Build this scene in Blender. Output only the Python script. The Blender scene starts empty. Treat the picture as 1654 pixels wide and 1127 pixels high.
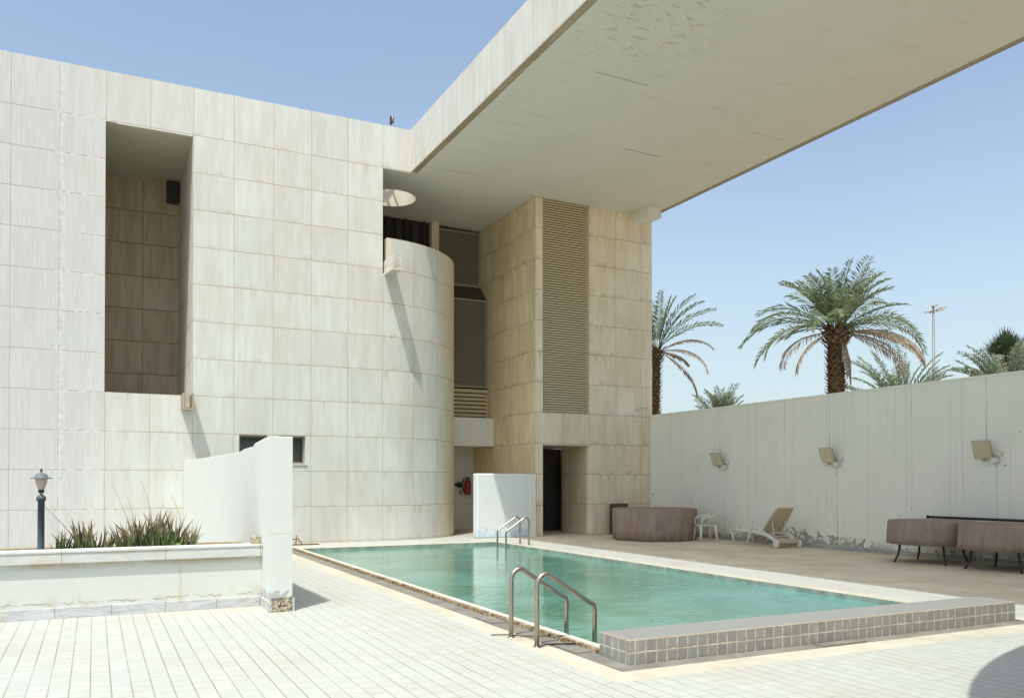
import bpy, bmesh, math, random
from mathutils import Vector, Matrix
R = math.radians
sc = bpy.context.scene
COL = sc.collection
random.seed(7)

# ------------------------------------------------------------------ camera
cam_d = bpy.data.cameras.new("camera"); cam = bpy.data.objects.new("camera", cam_d); COL.objects.link(cam)
YAW, PITCH = 0.46063, 0.010839
cam.location = (0, 0, 1.65)
cam.rotation_euler = (math.pi / 2 + PITCH, 0, -YAW)
cam_d.sensor_width = 36.0
cam_d.lens = 1359.8 / 1654 * 36
cam_d.shift_y = (763.8 - 563.5) / 1654
cam_d.clip_start = 0.1; cam_d.clip_end = 3000
sc.camera = cam

# ------------------------------------------------------------------ sky, sun, exposure
SUN = Vector((-.303, -.313, 1)).normalized()          # towards the sun
elev = math.asin(SUN.z); az = math.atan2(SUN.x, SUN.y)
w = bpy.data.worlds.new("World"); sc.world = w; w.use_nodes = True
nt = w.node_tree; nt.nodes.clear()
sky = nt.nodes.new('ShaderNodeTexSky'); sky.sky_type = 'NISHITA'; sky.sun_disc = False
sky.sun_elevation = elev; sky.sun_rotation = az % (2 * math.pi)
sky.altitude = 300; sky.air_density = 1.0; sky.dust_density = 4.0; sky.ozone_density = 1.0
bg = nt.nodes.new('ShaderNodeBackground'); bg.inputs['Strength'].default_value = 0.15
wo = nt.nodes.new('ShaderNodeOutputWorld')
# dust haze thickening towards the horizon
def wm(op, a, b=None, clamp=False):
    n_ = nt.nodes.new('ShaderNodeMath'); n_.operation = op; n_.use_clamp = clamp
    for i, v_ in enumerate((a, b)):
        if isinstance(v_, bpy.types.NodeSocket): nt.links.new(v_, n_.inputs[i])
        elif v_ is not None: n_.inputs[i].default_value = v_
    return n_.outputs[0]
tc = nt.nodes.new('ShaderNodeTexCoord'); sx = nt.nodes.new('ShaderNodeSeparateXYZ'); nt.links.new(tc.outputs['Generated'], sx.inputs[0])
hz = wm('MINIMUM', wm('MULTIPLY', wm('EXPONENT', wm('MULTIPLY', wm('MAXIMUM', sx.outputs[2], 0.0), -5.6)), 1.3), .86)
vn = nt.nodes.new('ShaderNodeTexNoise'); vn.inputs['Scale'].default_value = 2.2; vn.inputs['Detail'].default_value = 3; nt.links.new(tc.outputs['Generated'], vn.inputs['Vector'])
hz = wm('ADD', hz, wm('MULTIPLY', wm('SUBTRACT', vn.outputs[0], .22), .20), True)
mxs = nt.nodes.new('ShaderNodeMix'); mxs.data_type = 'RGBA'; nt.links.new(hz, mxs.inputs[0]); nt.links.new(sky.outputs[0], mxs.inputs[6]); mxs.inputs[7].default_value = (3.15, 3.85, 4.0, 1)
nt.links.new(mxs.outputs[2], bg.inputs['Color']); nt.links.new(bg.outputs[0], wo.inputs[0])
sl = bpy.data.lights.new("sun", 'SUN'); sl.energy = 3.0; sl.angle = R(0.55); sl.color = (1.0, .985, .885)
so = bpy.data.objects.new("sun", sl); COL.objects.link(so)
so.rotation_euler = SUN.to_track_quat('Z', 'Y').to_euler()
vs = sc.view_settings; vs.view_transform = 'Standard'; vs.look = 'None'; vs.exposure = 0.56; vs.gamma = 1; vs.use_curve_mapping = False
sc.cycles.use_denoising = True
sc.cycles.max_bounces = 10; sc.cycles.diffuse_bounces = 9; sc.cycles.glossy_bounces = 4
sc.cycles.sample_clamp_indirect = 8

# ------------------------------------------------------------------ node helpers
class NT:
    def __init__(s, name, rough=.8, spec=.3):
        s.m = bpy.data.materials.new(name); s.m.use_nodes = True
        s.t = s.m.node_tree; s.b = s.t.nodes['Principled BSDF']
        s.b.inputs['Roughness'].default_value = rough
        s.b.inputs['Specular IOR Level'].default_value = spec
    def new(s, k, **kw):
        n = s.t.nodes.new(k)
        for a, v in kw.items(): setattr(n, a, v)
        return n
    def put(s, sock, v):
        if isinstance(v, bpy.types.NodeSocket): s.t.links.new(v, sock)
        elif isinstance(v, (tuple, list)) and len(v) == 3 and sock.type == 'RGBA': sock.default_value = (*v, 1)
        else: sock.default_value = v
    def M(s, op, a, b=None, c=None, clamp=False):
        n = s.new('ShaderNodeMath', operation=op, use_clamp=clamp)
        for i, v in enumerate((a, b, c)):
            if v is not None: s.put(n.inputs[i], v)
        return n.outputs[0]
    def uv(s):
        n = s.new('ShaderNodeTexCoord'); q = s.new('ShaderNodeSeparateXYZ'); s.t.links.new(n.outputs['UV'], q.inputs[0])
        return q.outputs[0], q.outputs[1]
    def obj(s):
        n = s.new('ShaderNodeTexCoord'); q = s.new('ShaderNodeSeparateXYZ'); s.t.links.new(n.outputs['Object'], q.inputs[0])
        return q.outputs[0], q.outputs[1], q.outputs[2]
    def vec(s, x, y, z=0.0):
        n = s.new('ShaderNodeCombineXYZ')
        for i, v in enumerate((x, y, z)): s.put(n.inputs[i], v)
        return n.outputs[0]
    def noise(s, v, scale=1, detail=3, rough=.5, dist=0):
        n = s.new('ShaderNodeTexNoise'); s.put(n.inputs['Vector'], v)
        n.inputs['Scale'].default_value = scale; n.inputs['Detail'].default_value = detail
        n.inputs['Roughness'].default_value = rough; n.inputs['Distortion'].default_value = dist
        return n.outputs[0]
    def white(s, v):
        n = s.new('ShaderNodeTexWhiteNoise', noise_dimensions='3D'); s.put(n.inputs['Vector'], v)
        return n.outputs[0]
    def ss(s, x, a, b):                      # smoothstep from a to b
        n = s.new('ShaderNodeMapRange', interpolation_type='SMOOTHSTEP')
        s.put(n.inputs[0], x); n.inputs[1].default_value = min(a, b); n.inputs[2].default_value = max(a, b)
        n.inputs[3].default_value = 0 if a < b else 1; n.inputs[4].default_value = 1 if a < b else 0
        return n.outputs[0]
    def mix(s, f, a, b):
        n = s.new('ShaderNodeMix', data_type='RGBA'); s.put(n.inputs[0], f); s.put(n.inputs[6], a); s.put(n.inputs[7], b)
        return n.outputs[2]
    def scale(s, col, f):
        n = s.new('ShaderNodeVectorMath', operation='SCALE'); s.put(n.inputs[0], col); s.put(n.inputs[3], f)
        return n.outputs[0]
    def color(s, c): s.put(s.b.inputs['Base Color'], c)
    def bump(s, h, strength=.3, dist=.01):
        n = s.new('ShaderNodeBump'); s.put(n.inputs['Height'], h); n.inputs['Strength'].default_value = strength
        n.inputs['Distance'].default_value = dist; s.t.links.new(n.outputs[0], s.b.inputs['Normal'])

def line_mask(n, fr, size, wid):
    """1 on a joint of width wid (m) at the cell edges of fraction fr (cell size in m)"""
    e = n.M('MULTIPLY', n.M('MINIMUM', fr, n.M('SUBTRACT', 1.0, fr)), size)
    return n.ss(e, wid * .5 + .003, wid * .5 - .001)

def travertine(name, base, dark, u0, du, v0, dv, vtop=99., joint=(.30, .21, .13), stain=.5, patches=False, jw=.011, warm=(.60, .54, .485), batch_shade=None, joint_amt=1.0, panelwarm=.12):
    n = NT(name, .62, .35)
    u, v = n.uv()
    us = n.M('DIVIDE', n.M('SUBTRACT', u, u0), du); ui = n.M('FLOOR', us); uf = n.M('SUBTRACT', us, ui)
    vv = n.M('MINIMUM', v, vtop) if vtop < 50 else v
    vs_ = n.M('DIVIDE', n.M('SUBTRACT', vv, v0), dv); vi = n.M('FLOOR', vs_); vf = n.M('SUBTRACT', vs_, vi)
    idv = n.vec(ui, vi, 3.3)
    rnd = n.white(idv); rnd2 = n.white(n.vec(vi, ui, 9.1))
    off = n.M('MULTIPLY', rnd, 37.0)
    # vertical veins of the stone: broad soft bands, fine warm streaks, pale calcite lines
    st = n.noise(n.vec(n.M('ADD', n.M('MULTIPLY', u, 4.5), off), n.M('ADD', n.M('MULTIPLY', v, .5), off)), 1, 5, .6, .3)
    st2 = n.noise(n.vec(n.M('ADD', n.M('MULTIPLY', u, 30), off), n.M('MULTIPLY', v, 1.3)), 1, 4, .65)
    st3 = n.noise(n.vec(n.M('ADD', n.M('MULTIPLY', u, 14), off), n.M('ADD', n.M('MULTIPLY', v, .8), off), 5), 1, 6, .7, .2)
    c = n.mix(n.ss(st, .32, .70), dark, base)
    c = n.mix(n.M('MULTIPLY', n.ss(st3, .53, .72), .50), c, warm)
    c = n.mix(n.M('MULTIPLY', n.ss(st2, .52, .72), .30), c, tuple(min(1, x * 1.13) for x in base))
    c = n.scale(c, n.M('ADD', .95, n.M('MULTIPLY', rnd2, .085)))
    c = n.mix(n.M('MULTIPLY', n.ss(n.white(n.vec(vi, ui, 4.4)), .55, 1.0), panelwarm), c, warm)
    # pits
    pit = n.noise(n.vec(n.M('MULTIPLY', u, 60), n.M('MULTIPLY', v, 22)), 1, 2, .5)
    pm = n.M('MULTIPLY', n.ss(pit, .70, .76), n.ss(n.noise(n.vec(u, v), 1.3, 2), .5, .62))
    c = n.mix(n.M('MULTIPLY', pm, .55), c, (.3, .25, .18))
    hole = n.M('MULTIPLY', n.M('GREATER_THAN', n.noise(n.vec(n.M('MULTIPLY', u, 9), n.M('MULTIPLY', v, 3.2), 11), 1, 2, .5), .80), .8)
    c = n.mix(hole, c, (.26, .22, .17))
    # rusty run-off under joints and along them
    run = n.M('MULTIPLY', n.ss(vf, .55, 1.0), n.ss(n.noise(n.vec(n.M('MULTIPLY', u, 5), n.M('MULTIPLY', v, .4), 4), 1, 4, .7), .48, .72))
    up = n.M('MULTIPLY', n.ss(vf, .22, 0.0), n.ss(n.noise(n.vec(n.M('MULTIPLY', u, 3), v, 8), 1, 3, .6), .42, .7))
    big = n.ss(n.noise(n.vec(n.M('MULTIPLY', u, .8), n.M('MULTIPLY', v, .35), 2), 1, 4, .6), .40, .66)
    sm = n.M('MULTIPLY', n.M('MAXIMUM', n.M('MAXIMUM', run, n.M('MULTIPLY', up, .8)), n.M('MULTIPLY', big, .35)), stain)
    c = n.mix(sm, c, (.42, .31, .19))
    if patches:   # pale mortar smears of old repairs along one column of joints
        pn = n.noise(n.vec(u, v), 7, 4, .6)
        near_v = n.M('ABSOLUTE', n.M('SUBTRACT', u, -.72))
        hj = n.M('MINIMUM', vf, n.M('SUBTRACT', 1.0, vf))
        a = n.M('MULTIPLY', n.ss(near_v, .12, .02), n.ss(pn, .42, .62))
        b = n.M('MULTIPLY', n.M('MULTIPLY', n.ss(hj, .06, .02), n.ss(pn, .48, .54)), n.ss(n.M('ABSOLUTE', n.M('SUBTRACT', u, -.2)), .9, .5))
        pmask = n.M('MULTIPLY', n.M('MAXIMUM', a, b), .55)
    jm = n.M('MAXIMUM', n.M('MULTIPLY', line_mask(n, uf, du, jw), .72), line_mask(n, vf, dv, jw))
    jv = n.ss(n.noise(n.vec(u, v, 5), 1.7, 3, .6), .25, .6)
    jm = n.M('MULTIPLY', jm, n.M('ADD', .55, n.M('MULTIPLY', jv, .42)))
    jm = n.M('MULTIPLY', jm, joint_amt, clamp=True)
    if batch_shade:     # (u from, u to, colour, amount): a weathered stretch of slabs, with shade tone painted in
        c = n.mix(n.M('MULTIPLY', n.ss(u, batch_shade[0], batch_shade[1]), batch_shade[3]), c, n.mix(n.ss(st3, .4, .65), batch_shade[2], tuple(x * .86 for x in batch_shade[2])))
    c = n.mix(jm, c, joint)
    if patches: c = n.mix(pmask, c, (.64, .66, .66))
    n.color(c)
    h = n.M('SUBTRACT', n.M('SUBTRACT', n.M('MULTIPLY', st2, .3), n.M('MULTIPLY', pm, .6)), jm)
    n.bump(h, .35, .006)
    return n.m

TRAV_B = (.63, .65, .605); TRAV_D = (.57, .57, .515)
M = {}
M['facade'] = travertine('travertine_cladding', TRAV_B, TRAV_D, .22, 1.0, 1.0, .9475, 10.9, stain=.46, patches=True, batch_shade=(1.2, -1.0, (.53, .53, .525), .7))  # left end greyer: older slabs, with light fall-off painted in
M['curved'] = travertine('travertine_curved', TRAV_B, TRAV_D, .22, 1.0, 1.0, .9475, 10.9, stain=.55, batch_shade=(8.9, 10.6, (.78, .66, .46), .85))  # tan towards the right: stained stone plus the shade's warm tone painted in
M['tower'] = travertine('travertine_tower', (.80, .74, .59), (.72, .62, .45), .14, .99, .955, .944, stain=.75, warm=(.66, .54, .38), panelwarm=.3)
M['side'] = travertine('travertine_tower_side', (.84, .72, .48), (.74, .59, .36), 22.86, 1.03, .955, .944, stain=.8)
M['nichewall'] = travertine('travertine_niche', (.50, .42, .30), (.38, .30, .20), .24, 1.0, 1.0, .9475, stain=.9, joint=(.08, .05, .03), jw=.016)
M['trim'] = travertine('travertine_trim', (.40, .34, .24), (.28, .23, .15), .3, 1.0, .3, 1.0, stain=.6)

def plaster(name, base, mott=.06, rough=.85, dirt=None, streak=0.):
    n = NT(name, rough, .25); x, y, z = n.obj()
    v = n.vec(x, y, z)
    a = n.noise(v, 1.1, 5, .6); b = n.noise(v, 14, 3, .6)
    c = n.scale(base if False else n.mix(0.0, base, base), n.M('ADD', 1 - mott, n.M('MULTIPLY', n.M('ADD', a, n.M('MULTIPLY', b, .35)), mott * 1.5)))
    if streak:
        s = n.noise(n.vec(n.M('MULTIPLY', x, 7), n.M('MULTIPLY', y, 7), n.M('MULTIPLY', z, .35)), 1, 5, .7)
        c = n.mix(n.M('MULTIPLY', n.ss(s, .52, .72), streak), c, (.42, .36, .26))
    if dirt:
        z0, z1, amt = dirt
        d = n.M('MULTIPLY', n.ss(z, z1, z0), n.ss(n.noise(v, 5, 5, .65), .42, .62))
        c = n.mix(n.M('MULTIPLY', d, amt), c, (.46, .38, .27))
    n.color(c); n.bump(n.noise(v, 60, 4, .6), .12, .004)
    return n, (x, y, z, v, c)

n, _ = plaster('white_plaster', (.60, .60, .58), .05, dirt=(0, .25, .5), streak=.12); M['white'] = n.m
n, _ = plaster('shaft_plaster', (.70, .67, .57), .05); M['shaft'] = n.m
n, _ = plaster('beam_plaster', (.74, .73, .66), .05, streak=.15); M['beam'] = n.m
n, _ = plaster('roof_screed', (.5, .47, .42), .1); M['roof'] = n.m
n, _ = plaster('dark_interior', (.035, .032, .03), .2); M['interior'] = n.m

# soffit paint with rust runs, flaking and two long cracks
n, (x, y, z, v, c) = plaster('soffit_paint', (.665, .66, .60), .09)
fl = n.noise(n.vec(n.M('MULTIPLY', x, 2.1), n.M('MULTIPLY', y, 4.2)), 1.6, 5, .65, .4)
reg = n.M('MULTIPLY', n.ss(n.M('ABSOLUTE', n.M('SUBTRACT', x, 9.6)), 1.9, .4), n.ss(n.M('ABSOLUTE', n.M('SUBTRACT', y, 13.2)), 2.2, .6))
rust = n.M('MULTIPLY', reg, n.ss(fl, .54, .68))
c = n.mix(n.M('MULTIPLY', rust, .60), c, (.36, .28, .17))
spots = n.M('MULTIPLY', reg, n.ss(n.noise(n.vec(n.M('MULTIPLY', x, 2.5), n.M('MULTIPLY', y, 5)), 2.3, 4, .6), .69, .72))
c = n.mix(n.M('MULTIPLY', spots, .85), c, (.16, .11, .07))
band = n.ss(n.noise(n.vec(n.M('MULTIPLY', x, .8), n.M('MULTIPLY', y, 2.2), 3), 1.2, 4, .6), .55, .78)
c = n.mix(n.M('MULTIPLY', band, .2), c, (.40, .33, .22))
wob = n.M('MULTIPLY', n.M('SUBTRACT', n.noise(n.vec(x, y), 3, 3), .5), .1)
for (cx, half, cy, wd, am) in ((13.05, .62, 18.45, .022, .9), (15.2, .5, 16.1, .015, .5), (9.3, .6, 22.0, .018, .6), (10.3, .7, 15.3, .03, .5)):
    cr = n.M('MULTIPLY', n.ss(n.M('ABSOLUTE', n.M('SUBTRACT', n.M('ADD', y, wob), cy)), wd, wd * .4), n.ss(n.M('ABSOLUTE', n.M('SUBTRACT', x, cx)), half, half * .9))
    c = n.mix(n.M('MULTIPLY', cr, am), c, (.14, .10, .07))
n.color(c); M['soffit'] = n.m
n, _ = plaster('niche_ceiling', (.45, .43, .34), .06); M['nicheceil'] = n.m

# painted boundary wall with vertical runs and flaking near its foot
n, (x, y, z, v, c) = plaster('painted_wall', (.81, .79, .705), .09)
s1 = n.noise(n.vec(0, n.M('MULTIPLY', y, 5.5), n.M('MULTIPLY', z, .10)), 1, 4, .75)
s2 = n.noise(n.vec(3, n.M('MULTIPLY', y, 22), n.M('MULTIPLY', z, .16)), 1, 2, .6)
c = n.mix(n.M('MULTIPLY', n.ss(s1, .50, .80), .20), c, (.60, .56, .44))
s3 = n.noise(n.vec(9, n.M('MULTIPLY', y, 1.1), n.M('MULTIPLY', z, .4)), 1, 4, .6)
c = n.mix(n.M('MULTIPLY', n.M('MULTIPLY', n.ss(s2, .56, .68), n.ss(s3, .40, .60)), .42), c, (.56, .49, .35))
for yy in (21.05, 18.1, 16.7, 14.05, 13.0, 11.9):
    c = n.mix(n.M('MULTIPLY', n.ss(n.M('ABSOLUTE', n.M('SUBTRACT', y, yy)), .010, .004), .35), c, (.40, .36, .28))
pn = n.noise(n.vec(0, n.M('MULTIPLY', y, 1.0), n.M('MULTIPLY', z, 1.25)), 4.6, 6, .62, .5)
env = n.M('ADD', n.ss(z, .62, .1), n.M('MULTIPLY', n.M('MULTIPLY', n.ss(z, 1.15, .55), n.ss(n.M('ABSOLUTE', n.M('SUBTRACT', y, 16.6)), 2.6, .8)), .55))
thr = n.M('SUBTRACT', .80, n.M('MULTIPLY', env, .243))
pn2 = n.noise(n.vec(4, n.M('MULTIPLY', y, 1.2), z), 11, 3, .55)
env2 = n.M('MULTIPLY', n.M('ADD', n.M('MULTIPLY', n.ss(z, 1.0, .3), n.ss(n.M('ABSOLUTE', n.M('SUBTRACT', y, 16.3)), 2.8, 1.6)), n.ss(z, .5, .12)), n.ss(n.noise(n.vec(0, y, z), 2.2, 2), .42, .55))
pm = n.M('MAXIMUM', n.M('GREATER_THAN', pn, thr), n.M('GREATER_THAN', pn2, n.M('SUBTRACT', .82, n.M('MULTIPLY', env2, .19))))
c = n.mix(n.M('MULTIPLY', n.ss(n.M('SUBTRACT', pn, thr), -.03, 0), .25), c, (.62, .60, .55))
c = n.mix(pm, c, n.mix(n.noise(v, 30, 3), (.27, .25, .20), (.42, .40, .35)))
dots = n.M('GREATER_THAN', n.noise(n.vec(0, y, n.M('MULTIPLY', z, .8)), 6.5, 2, .5), .755)
c = n.mix(n.M('MULTIPLY', dots, .8), c, (.27, .24, .17))
c = n.mix(n.M('MULTIPLY', n.ss(z, .35, 0.0), n.ss(n.noise(v, 3, 4), .35, .6)), c, (.43, .40, .34))
n.color(c); M['wall'] = n.m

# white low wall with blue paint showing near its foot
n, (x, y, z, v, c) = plaster('low_wall_paint', (.70, .735, .71), .03)
bn = n.noise(v, 7, 5, .6)
blue = n.M('LESS_THAN', n.M('ADD', z, n.M('MULTIPLY', n.M('SUBTRACT', bn, .5), 1.3)), .20)
c = n.mix(n.M('MULTIPLY', blue, n.ss(z, 0.01, .03)), c, n.mix(n.ss(bn, .4, .7), (.50, .62, .72), (.62, .68, .72)))
dd = n.M('GREATER_THAN', n.noise(v, 9, 3), .735)
c = n.mix(dd, c, (.45, .47, .5))
n.color(c); M['lowwall'] = n.m

# planter render: scuffs, runs and a broken line above the skirting
n, (x, y, z, v, c) = plaster('planter_render', (.60, .63, .58), .09)
d1 = n.M('MULTIPLY', n.ss(z, .36, .16), n.ss(n.noise(n.vec(x, y, n.M('MULTIPLY', z, .8)), 4.5, 5, .65), .46, .64))
c = n.mix(n.M('MULTIPLY', d1, .5), c, (.50, .44, .33))
ed = n.M('ADD', z, n.M('MULTIPLY', n.M('SUBTRACT', n.noise(n.vec(x, y, 0), 9, 4, .7), .5), .12))
em = n.M('MULTIPLY', n.ss(n.M('ABSOLUTE', n.M('SUBTRACT', ed, .175)), .014, .004), n.ss(n.noise(n.vec(x, 0, 0), 4, 3), .42, .55))
c = n.mix(n.M('MULTIPLY', em, .75), c, (.30, .25, .19))
for xx in (1.0, -2.4):
    rr = n.M('MULTIPLY', n.ss(n.M('ABSOLUTE', n.M('SUBTRACT', x, xx)), .035, .006), n.M('MULTIPLY', n.ss(z, .62, .50), n.ss(n.noise(v, 8, 4), .3, .6)))
    c = n.mix(n.M('MULTIPLY', rr, .45), c, (.48, .38, .22))
c = n.mix(n.M('MULTIPLY', n.ss(z, .56, .66), n.M('MULTIPLY', n.ss(n.noise(v, 4, 4, .6), .3, .6), .75)), c, (.42, .31, .17))
n.color(c); M['planter'] = n.m

# coping marble
def marble(name, base, vein, jx=None, axis=0, rust=.4):
    n = NT(name, .5, .4); x, y, z = n.obj(); v = n.vec(x, y, z)
    a = n.noise(n.vec(n.M('MULTIPLY', x, 1.0), y, n.M('MULTIPLY', z, 4)), 3, 6, .65, 1.2)
    c = n.mix(n.ss(a, .40, .66), base, vein)
    c = n.mix(n.M('MULTIPLY', n.ss(n.noise(v, 2.3, 5, .6), .56, .72), rust), c, (.48, .36, .20))
    if jx:
        p = (x, y, z)[axis]; s = n.M('DIVIDE', n.M('SUBTRACT', p, jx[0]), jx[1]); f = n.M('FRACT', s)
        c = n.mix(n.M('MULTIPLY', line_mask(n, f, jx[1], .008), .7), c, (.25, .19, .13))
        c = n.scale(c, n.M('ADD', .93, n.M('MULTIPLY', n.white(n.vec(n.M('FLOOR', s), 1, 2)), .12)))
    n.color(c); n.bump(n.noise(v, 40, 3), .06, .003); return n.m
M['coping'] = marble('planter_coping_marble', (.57, .58, .53), (.48, .51, .50), (-.35, 1.17))
M['skirt'] = marble('skirting_marble', (.55, .57, .58), (.40, .42, .44), (-.42, .62), rust=.5)
M['wallskirt'] = marble('wall_skirting_marble', (.42, .42, .40), (.30, .30, .29), (.2, .6), axis=1)

# deck tiles: long rows running away from the camera, thin cross joints
n = NT('deck_tile', .55, .3); u, v = n.uv()
us = n.M('DIVIDE', n.M('SUBTRACT', u, .13), .15); ui = n.M('FLOOR', us); uf = n.M('SUBTRACT', us, ui)
ro = n.white(n.vec(ui, 5, 1)); vs_ = n.M('ADD', n.M('DIVIDE', v, .20), n.M('MULTIPLY', n.M('ROUND', n.M('MULTIPLY', ro, 3)), .333)); vi = n.M('FLOOR', vs_); vf = n.M('SUBTRACT', vs_, vi)
r1 = n.white(n.vec(ui, vi, 2)); p2 = n.vec(u, v, 0)
c = n.mix(n.ss(n.noise(p2, 9, 4, .6), .3, .7), (.42, .442, .408), (.45, .475, .443))
c = n.scale(c, n.M('ADD', .955, n.M('MULTIPLY', r1, .075)))
c = n.mix(n.M('MULTIPLY', n.ss(n.noise(p2, .7, 5, .62), .44, .70), .42), c, (.40, .375, .31))
c = n.mix(n.M('MULTIPLY', n.ss(n.noise(p2, 3.1, 6, .7), .55, .75), .22), c, (.33, .32, .28))
lw = n.M('ADD', .45, n.M('MULTIPLY', n.ss(n.noise(n.vec(n.M('MULTIPLY', u, 3), v, 4), .8, 3), .3, .65), .5))
j1 = n.M('MULTIPLY', line_mask(n, uf, .15, .0085), lw)
j2 = n.M('MULTIPLY', line_mask(n, vf, .20, .0055), n.M('MULTIPLY', n.ss(n.white(n.vec(ui, vi, 7)), -.3, .8), .85))
vc = n.M('SUBTRACT', v, n.M('MULTIPLY', n.M('SUBTRACT', u, .04), -.02))
j3 = n.M('MULTIPLY', n.ss(n.M('ABSOLUTE', n.M('SUBTRACT', vc, 8.16)), .007, .003), n.ss(n.M('ABSOLUTE', n.M('SUBTRACT', u, .04)), .385, .375))
# a few repaired cracks
wob = n.M('MULTIPLY', n.M('SUBTRACT', n.noise(p2, 3, 3), .5), .25)
j4 = n.M('MULTIPLY', n.M('MULTIPLY', n.ss(n.M('ABSOLUTE', n.M('SUBTRACT', n.M('ADD', v, wob), 10.1)), .012, .004), n.ss(n.M('ABSOLUTE', n.M('SUBTRACT', u, 2.6)), 1.5, 1.4)), .55)
j5 = n.M('MULTIPLY', n.M('MULTIPLY', n.ss(n.M('ABSOLUTE', n.M('SUBTRACT', n.M('ADD', v, n.M('ADD', wob, n.M('MULTIPLY', u, -.35))), 4.55)), .014, .004), n.ss(n.M('ABSOLUTE', n.M('SUBTRACT', u, 3.7)), .7, .5)), .4)
c = n.mix(j1, c, (.25, .21, .145)); c = n.mix(j2, c, (.26, .235, .18)); c = n.mix(n.M('MAXIMUM', n.M('MAXIMUM', j3, j4), j5), c, (.33, .30, .25))
# ochre stain where the pier meets the deck
dx = n.M('SUBTRACT', u, 1.55); dy = n.M('MULTIPLY', n.M('SUBTRACT', v, 11.35), 2.2)
dist = n.M('SQRT', n.M('ADD', n.M('MULTIPLY', dx, dx), n.M('MULTIPLY', dy, dy)))
c = n.mix(n.M('MULTIPLY', n.M('MULTIPLY', n.ss(dist, 1.2, .3), n.ss(n.noise(p2, 4, 4), .35, .6)), .4), c, (.55, .45, .30))
n.color(c); n.bump(n.M('SUBTRACT', n.M('MULTIPLY', n.noise(p2, 50, 3), .1), n.M('ADD', j1, n.M('MULTIPLY', j2, .5))), .4, .003); M['deck'] = n.m

n = NT('shade_tan_floor', .8, .2); u, v = n.uv(); p = n.vec(u, v, 0)  # tan tone of the shade under the roof put into the floor colour
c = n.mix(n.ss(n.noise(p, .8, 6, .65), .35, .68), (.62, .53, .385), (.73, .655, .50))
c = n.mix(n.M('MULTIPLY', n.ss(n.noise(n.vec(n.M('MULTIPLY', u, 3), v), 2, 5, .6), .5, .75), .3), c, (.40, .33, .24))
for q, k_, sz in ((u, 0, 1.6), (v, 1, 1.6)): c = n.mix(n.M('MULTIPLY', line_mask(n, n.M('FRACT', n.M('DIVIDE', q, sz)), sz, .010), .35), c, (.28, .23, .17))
n.color(c); n.bump(n.noise(p, 60, 4, .6), .15, .004); M['shadefloor'] = n.m
def stonestrip(name, a, b, jl, axis, jc=(.35, .30, .22), amt=.3, grid=False):
    n = NT(name, .7, .25); u, v = n.uv(); p = n.vec(u, v, 0)
    c = n.mix(n.ss(n.noise(p, 3, 5, .62), .35, .68), a, b)
    q = (u, v)[axis]; s = n.M('DIVIDE', q, jl); f = n.M('FRACT', s)
    c = n.scale(c, n.M('ADD', .93, n.M('MULTIPLY', n.white(n.vec(n.M('FLOOR', s), 0, 1)), .12)))
    c = n.mix(n.M('MULTIPLY', line_mask(n, f, jl, .006), amt), c, jc)
    if grid:
        for qq in (u, v):
            c = n.mix(n.M('MULTIPLY', line_mask(n, n.M('FRACT', n.M('DIVIDE', qq, .025)), .025, .006), .28), c, (.22, .21, .19))
    n.color(c); n.bump(n.noise(p, 30, 4, .6), .15, .004); return n.m
M['cream'] = stonestrip('cream_border_stone', (.455, .425, .335), (.51, .49, .41), .6, 1)
M['creamx'] = stonestrip('cream_border_stone_cross', (.455, .425, .335), (.51, .49, .41), .6, 0)
M['drain'] = stonestrip('grey_drain_tile', (.16, .16, .14), (.235, .23, .20), .5, 1, grid=True)
M['drainx'] = stonestrip('grey_drain_tile_cross', (.16, .16, .14), (.235, .23, .20), .5, 0, grid=True)
M['lip'] = stonestrip('pool_lip', (.62, .60, .53), (.55, .50, .40), .3, 1)
n = NT('crumbled_mortar', .95, .1); x, y, z = n.obj(); v = n.vec(x, y, z)
n.color(n.mix(n.ss(n.noise(v, 18, 5, .7), .38, .62), (.17, .11, .06), (.50, .41, .28))); n.bump(n.noise(v, 35, 5, .7), .9, .03); M['crumble'] = n.m

# grey square mosaic
n = NT('grey_mosaic', .55, .35); u, v = n.uv()
us = n.M('DIVIDE', n.M('SUBTRACT', u, .015), .118); vs_ = n.M('DIVIDE', v, .117)
ui = n.M('FLOOR', us); vi = n.M('FLOOR', vs_); uf = n.M('SUBTRACT', us, ui); vf = n.M('SUBTRACT', vs_, vi)
p = n.vec(u, v, 0); wv = n.M('MULTIPLY', n.noise(p, 25, 3), .010)
r1 = n.white(n.vec(ui, vi, 1))
c = n.mix(n.noise(p, 30, 5, .7), (.21, .21, .195), (.31, .31, .29)); c = n.scale(c, n.M('ADD', .92, n.M('MULTIPLY', r1, .18)))
e = n.M('MINIMUM', n.M('MULTIPLY', n.M('MINIMUM', uf, n.M('SUBTRACT', 1.0, uf)), .118), n.M('MULTIPLY', n.M('MINIMUM', vf, n.M('SUBTRACT', 1.0, vf)), .117))
g = n.ss(e, .012, .006) ; g = n.ss(n.M('SUBTRACT', e, wv), .0065, -.001)
run = n.M('MULTIPLY', n.ss(n.noise(n.vec(n.M('MULTIPLY', u, 14), n.M('MULTIPLY', v, 2)), 1, 4, .7), .56, .68), .5)
c = n.mix(run, c, (.42, .40, .33)); c = n.mix(g, c, n.mix(n.ss(n.noise(p, 12, 4), .35, .65), (.36, .33, .25), (.54, .52, .44)))
c = n.mix(n.M('MULTIPLY', n.ss(v, .20, .232), n.M('MULTIPLY', n.ss(n.noise(p, 6, 4), .35, .6), .7)), c, (.38, .27, .15))
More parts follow.
